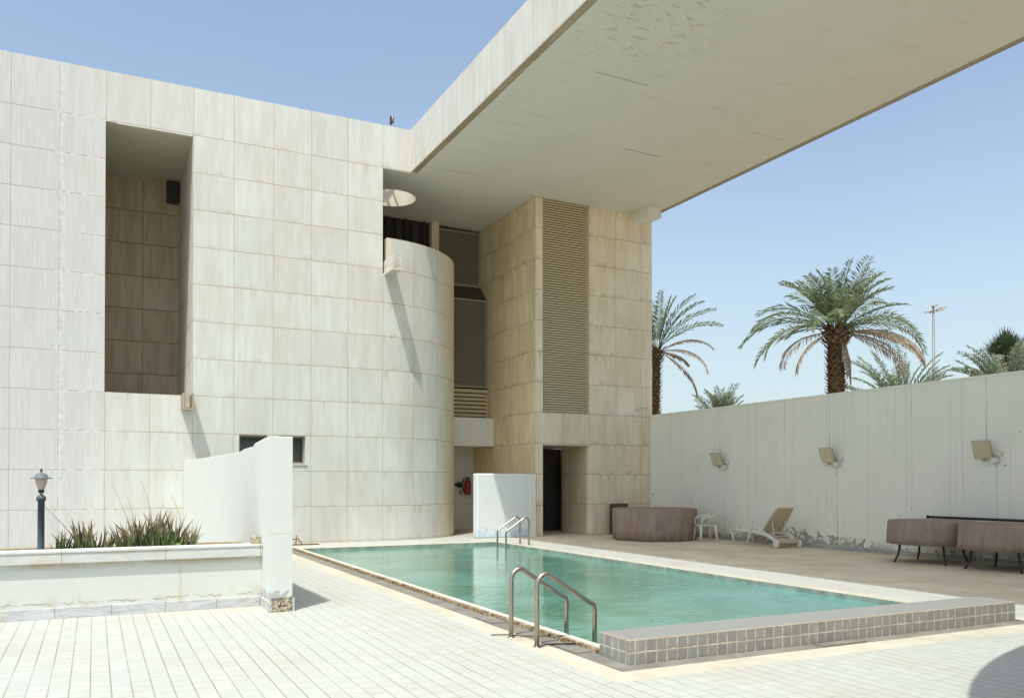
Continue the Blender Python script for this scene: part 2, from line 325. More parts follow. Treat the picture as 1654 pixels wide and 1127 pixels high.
n.color(c); n.bump(n.M('ADD', n.M('MULTIPLY', n.M('SUBTRACT', 1.0, g), .8), n.M('MULTIPLY', n.noise(p, 60, 4), .4)), .5, .006); M['mosaic'] = n.m
n = NT('grey_mosaic_top', .5, .4); u, v = n.uv(); p = n.vec(u, v, 0)
c = n.mix(n.noise(n.vec(n.M('MULTIPLY', u, 2), n.M('MULTIPLY', v, 14)), 3, 5, .65), (.20, .205, .195), (.265, .27, .26))
for q in (u, v): c = n.mix(n.M('MULTIPLY', line_mask(n, n.M('FRACT', n.M('DIVIDE', q, .118)), .118, .006), .22), c, (.55, .53, .48))
n.color(c); n.bump(n.noise(p, 30, 4), .15, .004); M['mosaictop'] = n.m
M['pooltile'] = stonestrip('pool_wall_tile', (.20, .27, .23), (.34, .40, .36), .12, 0)

# water
n = NT('pool_water_surface', .02, .5); x, y, z = n.obj(); v = n.vec(x, y, z)
a = n.noise(n.vec(n.M('MULTIPLY', x, .55), n.M('MULTIPLY', y, .55)), 1, 4, .55, .6)
c = n.mix(n.ss(a, .36, .68), (.09, .215, .155), (.14, .315, .265))
c = n.mix(n.M('MULTIPLY', n.ss(n.noise(n.vec(n.M('MULTIPLY', x, .9), n.M('MULTIPLY', y, 1.2), 4), 1, 4, .6), .55, .75), .5), c, (.17, .42, .37))
c = n.mix(n.M('MULTIPLY', n.M('MULTIPLY', n.ss(x, 6.6, 8.8), n.ss(y, 14, 9)), .6), c, (.10, .31, .31))
n.color(c); n.b.inputs['IOR'].default_value = 1.42
h1 = n.noise(n.vec(n.M('MULTIPLY', x, 3.2), n.M('MULTIPLY', y, 7.5)), 1, 3, .55, .4)
h2 = n.noise(n.vec(n.M('MULTIPLY', x, 14), n.M('MULTIPLY', y, 26), 3), 1, 2, .5)
h3 = n.noise(n.vec(n.M('MULTIPLY', x, .7), n.M('MULTIPLY', y, 1.1), 6), 1, 2, .5)
n.bump(n.M('ADD', n.M('MULTIPLY', h1, n.M('ADD', .25, h3)), n.M('MULTIPLY', h2, .08)), .19, .05); M['water'] = n.m

def simple(name, col, rough=.5, spec=.5, metal=0, var=.1, sc_=20, bump=0.):
    n = NT(name, rough, spec); n.b.inputs['Metallic'].default_value = metal; x, y, z = n.obj(); v = n.vec(x, y, z)
    n.color(n.scale(n.mix(0., col, col), n.M('ADD', 1 - var / 2, n.M('MULTIPLY', n.noise(v, sc_, 4, .6), var))))
    if bump: n.bump(n.noise(v, sc_ * 2, 4), bump, .004)
    return n.m
M['steel'] = simple('brushed_steel', (.40, .365, .31), .34, .5, .95, .3, 9)
M['louvre'] = simple('anodised_louvre', (.52, .435, .28), .6, .3, 0, .15, 3)
M['louvredk'] = simple('dark_louvre_screen', (.24, .215, .16), .6, .3, .1, .15, 3)
M['alu'] = simple('aluminium_frame', (.34, .31, .25), .5, .5, .4, .15)
M['slotbrown'] = simple('slot_shade_louvre_brown', (.075, .055, .045), .6, .3)  # door louvre brown; also the painted shade of the balcony slot
M['glass'] = simple('dark_window_glass', (.02, .03, .028), .06, .8)
M['darkmetal'] = simple('black_painted_metal', (.028, .024, .022), .5, .4)
M['doordk'] = simple('dark_brown_door', (.075, .065, .055), .5, .4)
M['rust'] = simple('rusty_steel', (.16, .085, .045), .9, .2, 0, .6, 12)
M['plastic'] = simple('white_plastic', (.68, .67, .60), .45, .4, 0, .12, 8)
M['plasticold'] = simple('yellowed_plastic', (.56, .49, .36), .55, .35, 0, .25, 5)
M['lampglass'] = simple('yellowed_lamp_glass', (.60, .54, .36), .3, .5, 0, .2, 10)
M['lamphouse'] = simple('floodlight_housing', (.42, .40, .34), .5, .5, .1, .2)
M['box'] = simple('junction_box', (.66, .64, .58), .5, .4)
M['postblue'] = simple('blue_grey_enamel', (.055, .085, .105), .45, .5, 0, .25)
M['lampcap'] = simple('weathered_blue_cap', (.12, .15, .17), .6, .4, 0, .35, 12)
M['globe'] = simple('frosted_globe', (.48, .44, .36), .35, .5, 0, .12)
M['red'] = simple('red_enamel', (.33, .03, .03), .4, .5)
M['hose'] = simple('black_rubber', (.02, .02, .022), .6, .3)
M['wood'] = simple('weathered_wood', (.13, .075, .05), .8, .2, 0, .5, 9)
M['soil'] = simple('dry_soil', (.20, .15, .11), .95, .1, 0, .4, 9, .5)
M['sand'] = simple('dry_sandy_ground', (.42, .34, .24), .95, .1, 0, .3, .4, .3)
M['pole'] = simple('galvanised_pole', (.20, .20, .18), .5, .5, .2)
n = NT('taupe_canvas', .95, .15); x, y, z = n.obj(); v = n.vec(x, y, z)
c = n.mix(n.ss(n.noise(n.vec(n.M('MULTIPLY', x, 4), n.M('MULTIPLY', y, 4), n.M('MULTIPLY', z, 1.2)), 1.5, 5, .65), .32, .68), (.27, .205, .165), (.35, .275, .225))
c = n.mix(n.M('MULTIPLY', n.ss(n.noise(v, 6, 4), .55, .8), .3), c, (.30, .24, .20))
n.color(c); n.bump(n.M('ADD', n.noise(v, 160, 2), n.M('MULTIPLY', n.noise(v, 5, 3), 2)), .35, .01); M['canvas'] = n.m
def leaf(name, a, b, tip=None, tr=.25):
    n = NT(name, .55, .3); u, v = n.uv()
    c = n.mix(n.white(n.vec(n.M('FLOOR', n.M('MULTIPLY', u, 97.)), 1, 1)), a, b)
    if tip: c = n.mix(n.ss(v, .45, 1.0), c, tip)
    n.color(c)
    d = n.new('ShaderNodeBsdfTranslucent'); n.put(d.inputs[0], c)
    mx = n.new('ShaderNodeMixShader'); mx.inputs[0].default_value = tr
    n.t.links.new(n.b.outputs[0], mx.inputs[1]); n.t.links.new(d.outputs[0], mx.inputs[2])
    n.t.links.new(mx.outputs[0], n.t.nodes['Material Output'].inputs[0]); return n.m
M['frond'] = leaf('date_palm_leaf', (.14, .19, .09), (.27, .325, .20))
M['froggrey'] = leaf('grey_palm_leaf', (.16, .205, .12), (.29, .34, .235))
M['deadfrond'] = leaf('dry_palm_leaf', (.24, .19, .13), (.44, .38, .31))
M['fanleaf'] = leaf('fan_palm_leaf', (.035, .065, .025), (.07, .11, .045), tr=.15)
M['aloe'] = leaf('aloe_leaf', (.05, .10, .03), (.15, .20, .08), (.30, .21, .14), .10)
M['weed'] = leaf('weed_leaf', (.10, .20, .05), (.16, .28, .08))
M['stalk'] = simple('dry_stalk', (.30, .22, .16), .9, .1)
n = NT('palm_bark', .95, .1); x, y, z = n.obj(); v = n.vec(x, y, z)
c = n.mix(n.ss(n.noise(v, 9, 4, .7), .35, .65), (.05, .03, .02), (.26, .19, .12)); n.color(c); M['bark'] = n.m
n = NT('rubble_core', .95, .1); x, y, z = n.obj(); v = n.vec(x, y, z)
c = n.mix(n.ss(n.noise(v, 16, 5, .7), .35, .62), (.24, .16, .10), (.60, .54, .42)); n.color(c); n.bump(n.noise(v, 30, 5, .7), 1, .03); M['rubble'] = n.m
# pier plaster with grey flaked patches near the foot
n, (x, y, z, v, c) = plaster('pier_plaster', (.62, .65, .61), .07)
en = n.ss(z, .42, .14)
pk = n.M('GREATER_THAN', n.M('ADD', n.noise(n.vec(x, y, n.M('ADD', z, n.M('MULTIPLY', x, -.9))), 9, 4, .6), n.M('MULTIPLY', en, .42)), .845)
c = n.mix(pk, c, (.42, .43, .42))
cr = n.M('SUBTRACT', z, n.M('ADD', .99, n.M('MULTIPLY', n.M('SUBTRACT', n.noise(v, 7, 3), .5), .10)))
c = n.mix(n.M('MULTIPLY', n.M('MULTIPLY', n.ss(n.M('ABSOLUTE', cr), .006, .002), n.ss(y, 11.3, 11.1)), .6), c, (.35, .33, .28))
c = n.mix(n.M('MULTIPLY', n.M('MULTIPLY', n.ss(z, 1.1, .85), n.M('MULTIPLY', n.ss(z, .7, .85), n.ss(n.M('ABSOLUTE', n.M('SUBTRACT', y, 12.0)), .5, .2))), n.ss(n.noise(v, 5, 4), .5, .65)), c, (.55, .46, .33))
n.color(c); M['pier'] = n.m

# ------------------------------------------------------------------ mesh helpers
class MB:
    def __init__(s): s.v = []; s.f = []; s.uv = []; s.mi = []; s.sm = []; s.T = None
    def add(s, pts, uvs=None, mi=0, smooth=False):
        pts = [Vector(p) for p in pts]
        if uvs is None:
            a = (pts[1] - pts[0]).cross(pts[2] - pts[1])
            ax = max(range(3), key=lambda i: abs(a[i]))
            uvs = [((p.y, p.z), (p.x, p.z), (p.x, p.y))[ax] for p in pts]
        b = len(s.v); s.v += [(s.T @ p) if s.T else p for p in pts]
        s.f.append(tuple(range(b, b + len(pts)))); s.uv.append(uvs); s.mi.append(mi); s.sm.append(smooth)
        return s
    def box(s, x0, x1, y0, y1, z0, z1, mi=0, skip=''):
        F = {'b': [(x0, y1, z0), (x1, y1, z0), (x1, y0, z0), (x0, y0, z0)], 't': [(x0, y0, z1), (x1, y0, z1), (x1, y1, z1), (x0, y1, z1)],
             'f': [(x0, y0, z0), (x1, y0, z0), (x1, y0, z1), (x0, y0, z1)], 'k': [(x1, y1, z0), (x0, y1, z0), (x0, y1, z1), (x1, y1, z1)],
             'l': [(x0, y1, z0), (x0, y0, z0), (x0, y0, z1), (x0, y1, z1)], 'r': [(x1, y0, z0), (x1, y1, z0), (x1, y1, z1), (x1, y0, z1)]}
        for k, q in F.items():
            if k not in skip: s.add(q, mi=mi)
        return s
    def tube(s, path, r, n=8, mi=0, cap=True, flat=1.0):
        path = [Vector(p) for p in path]; rs = r if isinstance(r, (list, tuple)) else [r] * len(path)
        rings = []; up = None
        for i, p in enumerate(path):
            d = (path[min(i + 1, len(path) - 1)] - path[max(i - 1, 0)]).normalized()
            if up is None: up = Vector((0, 0, 1)) if abs(d.z) < .9 else Vector((0, 1, 0))
            a = d.cross(up); a.normalize(); b = a.cross(d).normalized(); up = b
            rings.append([p + (a * math.cos(2 * math.pi * k / n) + b * math.sin(2 * math.pi * k / n) * flat) * rs[i] for k in range(n)])
        for i in range(len(rings) - 1):
            for k in range(n):
                k2 = (k + 1) % n
                s.add([rings[i][k], rings[i][k2], rings[i + 1][k2], rings[i + 1][k]], [(k / n, i), (k / n + 1 / n, i), (k / n + 1 / n, i + 1), (k / n, i + 1)], mi, True)
        if cap:
            s.add(rings[0][::-1], [(0, 0)] * n, mi); s.add(rings[-1], [(0, 0)] * n, mi)
        return s
    def lathe(s, prof, c=(0, 0, 0), n=24, mi=0, wob=None, smooth=True):
        c = Vector(c); rings = []
        for j, (r, z) in enumerate(prof):
            rings.append([c + Vector((math.cos(2 * math.pi * k / n) * r * (wob(k / n, j) if wob else 1), math.sin(2 * math.pi * k / n) * r * (wob(k / n, j) if wob else 1), z)) for k in range(n)])
        for i in range(len(rings) - 1):
            for k in range(n):
                k2 = (k + 1) % n
                s.add([rings[i][k], rings[i][k2], rings[i + 1][k2], rings[i + 1][k]], [(k / n, i), ((k + 1) / n, i), ((k + 1) / n, i + 1), (k / n, i + 1)], mi, smooth)
        return s
    def obox(s, c, ax, ay, az, hx, hy, hz, mi=0):
        """oriented box: centre c, unit axes, half sizes"""
        c = Vector(c); ax = Vector(ax).normalized(); ay = Vector(ay).normalized(); az = Vector(az).normalized()
        P = lambda i, j, k: c + ax * hx * i + ay * hy * j + az * hz * k
        for q in ([(-1, 1, -1), (1, 1, -1), (1, -1, -1), (-1, -1, -1)], [(-1, -1, 1), (1, -1, 1), (1, 1, 1), (-1, 1, 1)],
                  [(-1, -1, -1), (1, -1, -1), (1, -1, 1), (-1, -1, 1)], [(1, 1, -1), (-1, 1, -1), (-1, 1, 1), (1, 1, 1)],
                  [(-1, 1, -1), (-1, -1, -1), (-1, -1, 1), (-1, 1, 1)], [(1, -1, -1), (1, 1, -1), (1, 1, 1), (1, -1, 1)]):
            s.add([P(*t) for t in q], mi=mi)
        return s
    def build(s, name, mats, parent=None, bevel=0, weld=True, seg=2, loc=None):
        me = bpy.data.meshes.new(name); me.from_pydata([tuple(p) for p in s.v], [], s.f)
        ul = me.uv_layers.new(name='UVMap'); i = 0
        flat = [c for u in s.uv for q in u for c in q]; ul.data.foreach_set('uv', flat)
        me.polygons.foreach_set('material_index', s.mi); me.polygons.foreach_set('use_smooth', s.sm)
        for m_ in (mats if isinstance(mats, (list, tuple)) else [mats]): me.materials.append(m_)
        if weld:
            bm = bmesh.new(); bm.from_mesh(me); bmesh.ops.remove_doubles(bm, verts=bm.verts, dist=1e-5)
            bmesh.ops.recalc_face_normals(bm, faces=bm.faces) if weld == 'n' else None
            bm.to_mesh(me); bm.free()
        me.update()
        o = bpy.data.objects.new(name, me); COL.objects.link(o)
        if parent: o.parent = parent
        if loc: o.location = loc
        if bevel:
            md = o.modifiers.new('bevel', 'BEVEL'); md.width = bevel; md.segments = seg; md.limit_method = 'ANGLE'; md.angle_limit = R(40)
        return o

def tag(o, label, cat, group=None, kind=None):
    if label: o['label'] = label
    if cat: o['category'] = cat
    if group: o['group'] = group
    if kind: o['kind'] = kind
    return o
def thing(name, label, cat, loc=(0, 0, 0), rz=0, group=None):
    o = bpy.data.objects.new(name, None); COL.objects.link(o); o.empty_display_size = .2
    o.location = loc; o.rotation_euler = (0, 0, rz); return tag(o, label, cat, group)
def copy_tree(o, parent=None):
    c = o.copy(); COL.objects.link(c); c.parent = parent
    for ch in list(o.children): copy_tree(ch, c)
    return c

def wall_y(mb, y, x0, x1, z0, z1, holes=(), mi=0):
    """wall face at y looking to -y, with rectangular holes (x0,x1,z0,z1)"""
    xs = sorted({x0, x1, *[h[i] for h in holes for i in (0, 1) if x0 < h[i] < x1]})
    zs = sorted({z0, z1, *[h[i] for h in holes for i in (2, 3) if z0 < h[i] < z1]})
    for a, b in zip(xs, xs[1:]):
        for c, d in zip(zs, zs[1:]):
            mx, mz = (a + b) / 2, (c + d) / 2
            if any(h[0] < mx < h[1] and h[2] < mz < h[3] for h in holes): continue
            mb.add([(a, y, c), (b, y, c), (b, y, d), (a, y, d)], mi=mi)

# ------------------------------------------------------------------ ground and deck (the setting)
F0 = 22.7
g = MB(); g.add([(-600, -600, -.45), (600, -600, -.45), (600, 600, -.45), (-600, 600, -.45)])
tag(g.build('ground', M['sand']), None, None, kind='structure')
PX0, PX1, PY0, PY1 = 4.47, 9.97, 6.33, 21.12      # water edges
d = MB()
def sheet(x0, x1, y0, y1, z=0., mb=None, mi=0): (mb or d).add([(x0, y0, z), (x1, y0, z), (x1, y1, z), (x0, y1, z)], mi=mi)
sheet(-14, 3.87, -16, 22.9); sheet(3.87, 11.22, -16, 5.85); sheet(10.22, 11.22, 5.85, 28); sheet(3.87, 10.22, PY1 + .25, 28)
tag(d.build('deck', M['deck']), None, None, kind='structure')
d = MB(); sheet(11.22, 16.6, -16, 28); tag(d.build('shade_toned_terrace', M['shadefloor']), None, None, kind='structure')  # separate shade-toned sheet, its edge set along the roof's shadow line
pl = thing('swimming_pool', 'rectangular pool of green water with stone border set in the white deck', 'swimming pool', (7.2, 13.5, 0))
def under(par, mb, name, mats, **k):
    o = mb.build(name, mats, par, **k); o.matrix_parent_inverse = Matrix.Translation(-Vector(par.location)); return o
b = MB(); sheet(3.87, 4.13, 6.16, PY1 + .25, 0, b); b.add([(3.87, 5.85, 0), (4.13, 5.85, 0), (4.13, 6.16, 0), (3.87, 6.16, 0)])
under(pl, b, 'stone_border', M['cream'])
b = MB(); sheet(4.13, 10.22, 5.85, 6.16, 0, b); under(pl, b, 'stone_border', M['creamx'])
b = MB(); sheet(PX1, 10.22, 6.16, PY1 + .25, 0, b); under(pl, b, 'stone_border', M['cream'])
b = MB(); sheet(4.13, PX1, PY1, PY1 + .25, 0, b); under(pl, b, 'stone_border', M['creamx'])
b = MB(); sheet(4.13, 4.37, 6.16, PY1, 0, b); b.box(4.134, 4.15, 6.18, 21, 0.0, .004)
for yy in (8.9, 7.0): b.box(4.16, 4.36, yy, yy + .5, .0, .012)
under(pl, b, 'drain_channel', M['drain'])
b = MB(); sheet(4.37, PX1, 6.16, 6.33, 0, b); b.box(6.55, 7.15, 6.175, 6.31, 0, .014); under(pl, b, 'drain_channel', M['drainx'])
# broken mortar edge and lip
b = MB(); yy = 6.84
rr = random.Random(3)
while yy < PY1:
    y2 = min(PY1, yy + rr.uniform(.04, .13)); q = rr.uniform(-.018, .02)
    b.box(4.362 - max(0, q), 4.40, yy, y2, 0, .048 + rr.uniform(-.016, .004)); yy = y2
under(pl, b, 'crumbling_edge', M['crumble'])
b = MB(); b.box(4.388, PX0, 6.80, PY1, .040, .056); b.box(4.40, PX0, 6.80, PY1, -.4, .036); under(pl, b, 'pool_lip', M['lip'])
b = MB()
b.add([(PX0, PY1, -.4), (PX1, PY1, -.4), (PX1, PY1, 0), (PX0, PY1, 0)]); b.add([(PX1, PY1, -.4), (PX1, 6.3, -.4), (PX1, 6.3, 0), (PX1, PY1, 0)])
under(pl, b, 'pool_wall', M['pooltile'])
wt = MB(); sheet(PX0 - .02, PX1 + .02, 6.7, PY1 + .02, -.075, wt)
tag(wt.build('pool_water', M['water']), None, None, kind='structure')
# raised mosaic parapet at the near end
pp = MB(); x0, x1, y0, y1, zt = 4.32, 9.84, 6.33, 6.83, .234
for q, mi in (([(x0, y0, 0), (x1, y0, 0), (x1, y0, zt), (x0, y0, zt)], 0), ([(x0, y1, 0), (x0, y0, 0), (x0, y0, zt), (x0, y1, zt)], 0), ([(x1, y0, 0), (x1, y1, 0), (x1, y1, zt), (x1, y0, zt)], 0),
              ([(x1, y1, -.4), (x0, y1, -.4), (x0, y1, zt), (x1, y1, zt)], 0), ([(x0, y0, zt), (x1, y0, zt), (x1, y1, zt), (x0, y1, zt)], 1)): pp.add(q, mi=mi)
o = under(pl, pp, 'mosaic_parapet', [M['mosaic'], M['mosaictop']], bevel=.012)
o['label'] = 'raised grey mosaic wall along the near end of the pool'

# ------------------------------------------------------------------ the building
bd = thing('travertine_building', 'pale travertine building with tall niche, curved stair wall and huge cantilevered roof', 'building', (0, 22.7, 0))
def B(mb, name, mats, **k): return under(bd, mb, name, mats, **k)
NX0, NX1, NZ0, NZ1 = .21, 2.21, 3.845, 10.45
W1 = (3.36, 4.07, 2.14, 2.885); W2 = (4.37, 5.07, 2.14, 2.885)
TOP = 11.68; SOF = lambda x: 10.47 - .0125 * (x - 8)
f = MB()
wall_y(f, F0, -14, 7.22, 0, TOP, [(NX0, NX1, NZ0, NZ1), (1.95, NX1, 3.47, NZ0), W1, W2])
f.add([(7.22, F0, 10.46), (8.03, F0, 10.46), (8.03, F0, TOP), (7.22, F0, TOP)])
f.add([(7.22, F0, 7.5), (7.22, F0 + .3, 7.5), (7.22, F0 + .3, 10.46), (7.22, F0, 10.46)])   # return of the facade edge
f.add([(-14, F0 + 12, 0), (-14, F0, 0), (-14, F0, TOP), (-14, F0 + 12, TOP)])
for wx0, wx1, wz0, wz1 in (W1, W2):
    f.add([(wx0, F0, wz0), (wx0, F0 + .25, wz0), (wx0, F0 + .25, wz1), (wx0, F0, wz1)]); f.add([(wx1, F0 + .25, wz0), (wx1, F0, wz0), (wx1, F0, wz1), (wx1, F0 + .25, wz1)])
    f.add([(wx0, F0, wz1), (wx0, F0 + .25, wz1), (wx1, F0 + .25, wz1), (wx1, F0, wz1)]); f.add([(wx0, F0 + .25, wz0), (wx0, F0, wz0), (wx1, F0, wz0), (wx1, F0 + .25, wz0)])
B(f, 'facade_wall', M['facade'])
NB = 26.7
f = MB()
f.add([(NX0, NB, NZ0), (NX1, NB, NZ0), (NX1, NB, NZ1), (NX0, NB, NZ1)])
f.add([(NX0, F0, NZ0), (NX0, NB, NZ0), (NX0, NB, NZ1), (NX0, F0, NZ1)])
f.add([(NX1, NB, NZ0), (NX1, F0, NZ0), (NX1, F0, NZ1), (NX1, NB, NZ1)], mi=1)
f.add([(NX1, NB, 3.40), (NX1, F0, 3.40), (NX1, F0, NZ0), (NX1, NB, NZ0)], mi=1)
f.add([(1.95, NB, 3.4), (NX1, NB, 3.4), (NX1, NB, NZ0), (1.95, NB, NZ0)])
f.add([(NX0, F0, NZ0), (1.95, F0, NZ0), (1.95, NB, NZ0), (NX0, NB, NZ0)], mi=2)
f.add([(1.95, F0, 3.49), (NX1, F0, 3.49), (NX1, NB, 3.49), (1.95, NB, 3.49)], mi=2)
f.add([(1.95, F0, 3.49), (1.95, NB, 3.49), (1.95, NB, NZ0), (1.95, F0, NZ0)], mi=2)
f.add([(NX0, F0, NZ1), (NX0, NB, NZ1), (NX1, NB, NZ1), (NX1, F0, NZ1)], mi=3)
f.box(NX0 + .25, NX1 - .01, F0 - .004, F0 + .05, NZ1 - .018, NZ1 - .002, mi=1)
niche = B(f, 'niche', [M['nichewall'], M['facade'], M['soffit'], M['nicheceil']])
f = MB(); f.box(1.86, 2.2, 26.3, 26.68, 9.86, 10.42); f.box(1.90, 2.16, 26.28, 26.3, 9.9, 10.1)
o = B(f, 'loudspeaker_box', M['darkmetal'], bevel=.01)
# windows
for (wx0, wx1, wz0, wz1) in (W1, W2):
    f = MB(); fy = F0 + .12; t = .045
    f.box(wx0, wx0 + t, fy, fy + .06, wz0, wz1); f.box(wx1 - t, wx1, fy, fy + .06, wz0, wz1)
    f.box(wx0 + t, wx1 - t, fy, fy + .06, wz0, wz0 + t); f.box(wx0 + t, wx1 - t, fy, fy + .06, wz1 - t, wz1)
    wn = B(f, 'window', M['alu'])
    f = MB(); f.box(wx0 + t, wx1 - t, fy + .03, fy + .045, wz0 + t, wz1 - t); p = B(f, 'pane', M['glass']); p.parent = wn; p.matrix_parent_inverse = Matrix.Identity(4)
    f = MB(); f.box(wx0 - .02, wx1 + .05, F0 - .025, F0 + .12, wz0 - .04, wz0 - .001); s_ = B(f, 'sill', M['coping']); s_.parent = wn; s_.matrix_parent_inverse = Matrix.Identity(4)
# drain spouts: open stone channels
def spout(x0, x1, z0, z1, ln, t=.035, mat='facade', inner='rust'):
    f = MB(); ya, yb = F0 - ln, F0 + .3
    f.box(x0, x0 + t, ya, yb, z0, z1); f.box(x1 - t, x1, ya, yb, z0, z1); f.box(x0 + t, x1 - t, ya, yb, z0, z0 + t)
    s_ = B(f, 'drain_spout', M[mat], bevel=.004)
    q = MB(); q.box(x0 + t, x1 - t, ya + .03, yb, z0 + t, z0 + t + .02); c_ = B(q, 'channel_lining', M[inner]); c_.parent = s_; c_.matrix_parent_inverse = Matrix.Identity(4)
spout(1.955, 2.215, 3.455, 3.86, .45, mat='trim')
spout(7.265, 7.535, 7.46, 7.86, .72, mat='facade', inner='trim')
# curved stair wall
CX, CR = 7.22, 3.22; CY = F0 + CR; CT = 8.52; th = .22
f = MB(); NS = 56
for i in range(NS):
    a0, a1 = [(-90 + 118 * k / NS) for k in (i, i + 1)]
    P = lambda a, r: (CX + r * math.cos(R(a)), CY + r * math.sin(R(a)))
    arc = lambda a: CX + CR * R(a + 90)
    zb = 0
    p0, p1 = P(a0, CR), P(a1, CR); q0, q1 = P(a0, CR - th), P(a1, CR - th)
    top0 = top1 = CT
    if i == 0 or i == 1: pass
    u0_, u1_ = arc(a0), arc(a1)
    lo = CT if u1_ > 7.40 else 7.5
    f.add([(*p0, 0), (*p1, 0), (*p1, lo), (*p0, lo)], [(u0_, 0), (u1_, 0), (u1_, lo), (u0_, lo)], smooth=True)
    f.add([(*q1, 0), (*q0, 0), (*q0, lo), (*q1, lo)], [(u1_, 0), (u0_, 0), (u0_, lo), (u1_, lo)], smooth=True)
    f.add([(*p0, lo), (*p1, lo), (*q1, lo), (*q0, lo)])
    if lo == CT and arc(a0) <= 7.40: f.add([(*p0, 7.5), (*q0, 7.5), (*q0, CT), (*p0, CT)][::-1])
cw = B(f, 'curved_stair_wall', M['curved'], weld=False)
f = MB(); pts = [(CX, CY, 7.42)] + [(CX + 2.98 * math.cos(R(-90 + 7.5 * k)), CY + 2.98 * math.sin(R(-90 + 7.5 * k)), 7.42) for k in range(13)] + [(CX + 2.98, 26.7, 7.42), (CX, 26.7, 7.42)]
f.add(pts); B(f, 'landing_floor', M['beam'])
# walls behind the curved stair
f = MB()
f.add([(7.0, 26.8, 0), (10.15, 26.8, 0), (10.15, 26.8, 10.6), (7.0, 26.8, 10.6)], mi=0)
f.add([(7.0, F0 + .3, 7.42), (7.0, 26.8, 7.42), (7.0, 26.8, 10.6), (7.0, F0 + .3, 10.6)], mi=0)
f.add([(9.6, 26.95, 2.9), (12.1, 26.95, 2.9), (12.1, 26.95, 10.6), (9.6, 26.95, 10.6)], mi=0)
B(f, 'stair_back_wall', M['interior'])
f = MB()
for xx in (8.95, 9.5): f.box(xx, xx + .2, 26.72, 26.78, 7.5, 10.4)
B(f, 'curtain', M['darkmetal'])
f = MB(); f.box(8.4, 10.14, 26.66, 26.70, 7.9, 7.95)
for xx in (8.6, 9.25, 9.9): f.box(xx, xx + .05, 26.64, 26.71, 7.4, 10.44)
B(f, 'glazing_frame', M['darkmetal'])
f = MB(); f.box(10.15, 10.42, 26.55, 26.95, 0, 10.6); B(f, 'stair_column', M['tower'])
def screen(x0, x1, y, z0, z1, pitch, mat, frame, depth=.05, ft=.05, back='interior', name='louvre_screen'):
    f = MB(); f.box(x0, x0 + ft, y - .03, y + .05, z0, z1); f.box(x1 - ft, x1, y - .03, y + .05, z0, z1)
    f.box(x0 + ft, x1 - ft, y - .03, y + .05, z0, z0 + ft); f.box(x0 + ft, x1 - ft, y - .03, y + .05, z1 - ft, z1)
    fr = B(f, name, M[frame])
    s_ = MB(); k = z0 + ft + pitch * .2
    while k < z1 - ft - pitch * .4:
        s_.add([(x0 + ft, y - .02, k), (x1 - ft, y - .02, k), (x1 - ft, y - .02, k + pitch * .66), (x0 + ft, y - .02, k + pitch * .66)])
        s_.add([(x0 + ft, y - .02, k + pitch * .66), (x1 - ft, y - .02, k + pitch * .66), (x1 - ft, y + depth, k + pitch * .95), (x0 + ft, y + depth, k + pitch * .95)])
        s_.add([(x0 + ft, y + depth, k + pitch * .6), (x1 - ft, y + depth, k + pitch * .6), (x1 - ft, y - .02, k), (x0 + ft, y - .02, k)])
        k += pitch
    o = B(s_, 'slats', M[mat]); o.parent = fr; o.matrix_parent_inverse = Matrix.Identity(4)
    q = MB(); q.add([(x0, y + depth + .05, z0), (x1, y + depth + .05, z0), (x1, y + depth + .05, z1), (x0, y + depth + .05, z1)])
    o = B(q, 'backing', M[back]); o.parent = fr; o.matrix_parent_inverse = Matrix.Identity(4)
screen(10.42, 12.06, 26.8, 8.42, 10.33, .05, 'louvredk', 'alu', ft=.07)
f = MB(); f.add([(9.6, 26.24, 7.86), (12.06, 26.24, 7.86), (12.06, 26.78, 8.42), (9.6, 26.78, 8.42)]); B(f, 'slot_shade_panel', M['slotbrown'])  # dark sloped sheet standing for the shade in the balcony slot
screen(10.0, 12.05, 26.2, 4.86, 7.86, .055, 'louvredk', 'alu', ft=.06)
screen(10.0, 12.05, 26.16, 3.80, 4.80, .135, 'louvre', 'louvre', depth=.10, ft=.05, name='air_vent')
f = MB(); f.box(9.6, 12.09, 25.74, 26.5, 2.86, 3.80, skip=''); B(f, 'beam', M['beam'])
f = MB(); f.add([(9.3, 27.4, 0), (12.07, 27.4, 0), (12.07, 27.4, 3.0), (9.3, 27.4, 3.0)]); f.add([(9.3, 26.4, 2.87), (9.3, 27.4, 2.87), (12.07, 27.4, 2.87), (12.07, 26.4, 2.87)])
B(f, 'recess_wall', M['beam'])
# the tower
f = MB(); LX0, LX1 = 12.32, 13.97; DT = 2.80; LB = 3.80; TT = 10.5
wall_y(f, F0, 12.07, 16.4, 0, TT, [(LX0, LX1 + .17, 0, DT), (LX0, LX1 + .17, LB, TT + 1)])
NA = 6
for z0, z1 in ((0, DT), (LB, TT)):
    for i in range(NA):
        a0, a1 = R(90 * i / NA), R(90 * (i + 1) / NA)
        P = lambda a: (LX1 + .17 - .17 * math.sin(a) if False else LX1 + .17 - .17 * math.cos(a), F0 + .17 - .17 * math.sin(a))
        p0, p1 = P(a0), P(a1)
        f.add([(*p0, z0), (*p1, z0), (*p1, z1), (*p0, z1)], [(14.10, z0), (14.12, z0), (14.12, z1), (14.10, z1)], smooth=True)
f.add([(16.4, F0, 0), (16.4, F0 + 8, 0), (16.4, F0 + 8, TT), (16.4, F0, TT)])
B(f, 'tower_wall', M['tower'], weld=False)
f = MB(); f.add([(12.07, 27.5, 0), (12.07, F0, 0), (12.07, F0, TT), (12.07, 27.5, TT)]); B(f, 'tower_side_wall', M['side'])
f = MB()     # doorway
f.add([(LX0, F0, 0), (LX0, 25.6, 0), (LX0, 25.6, DT), (LX0, F0, DT)], mi=1)
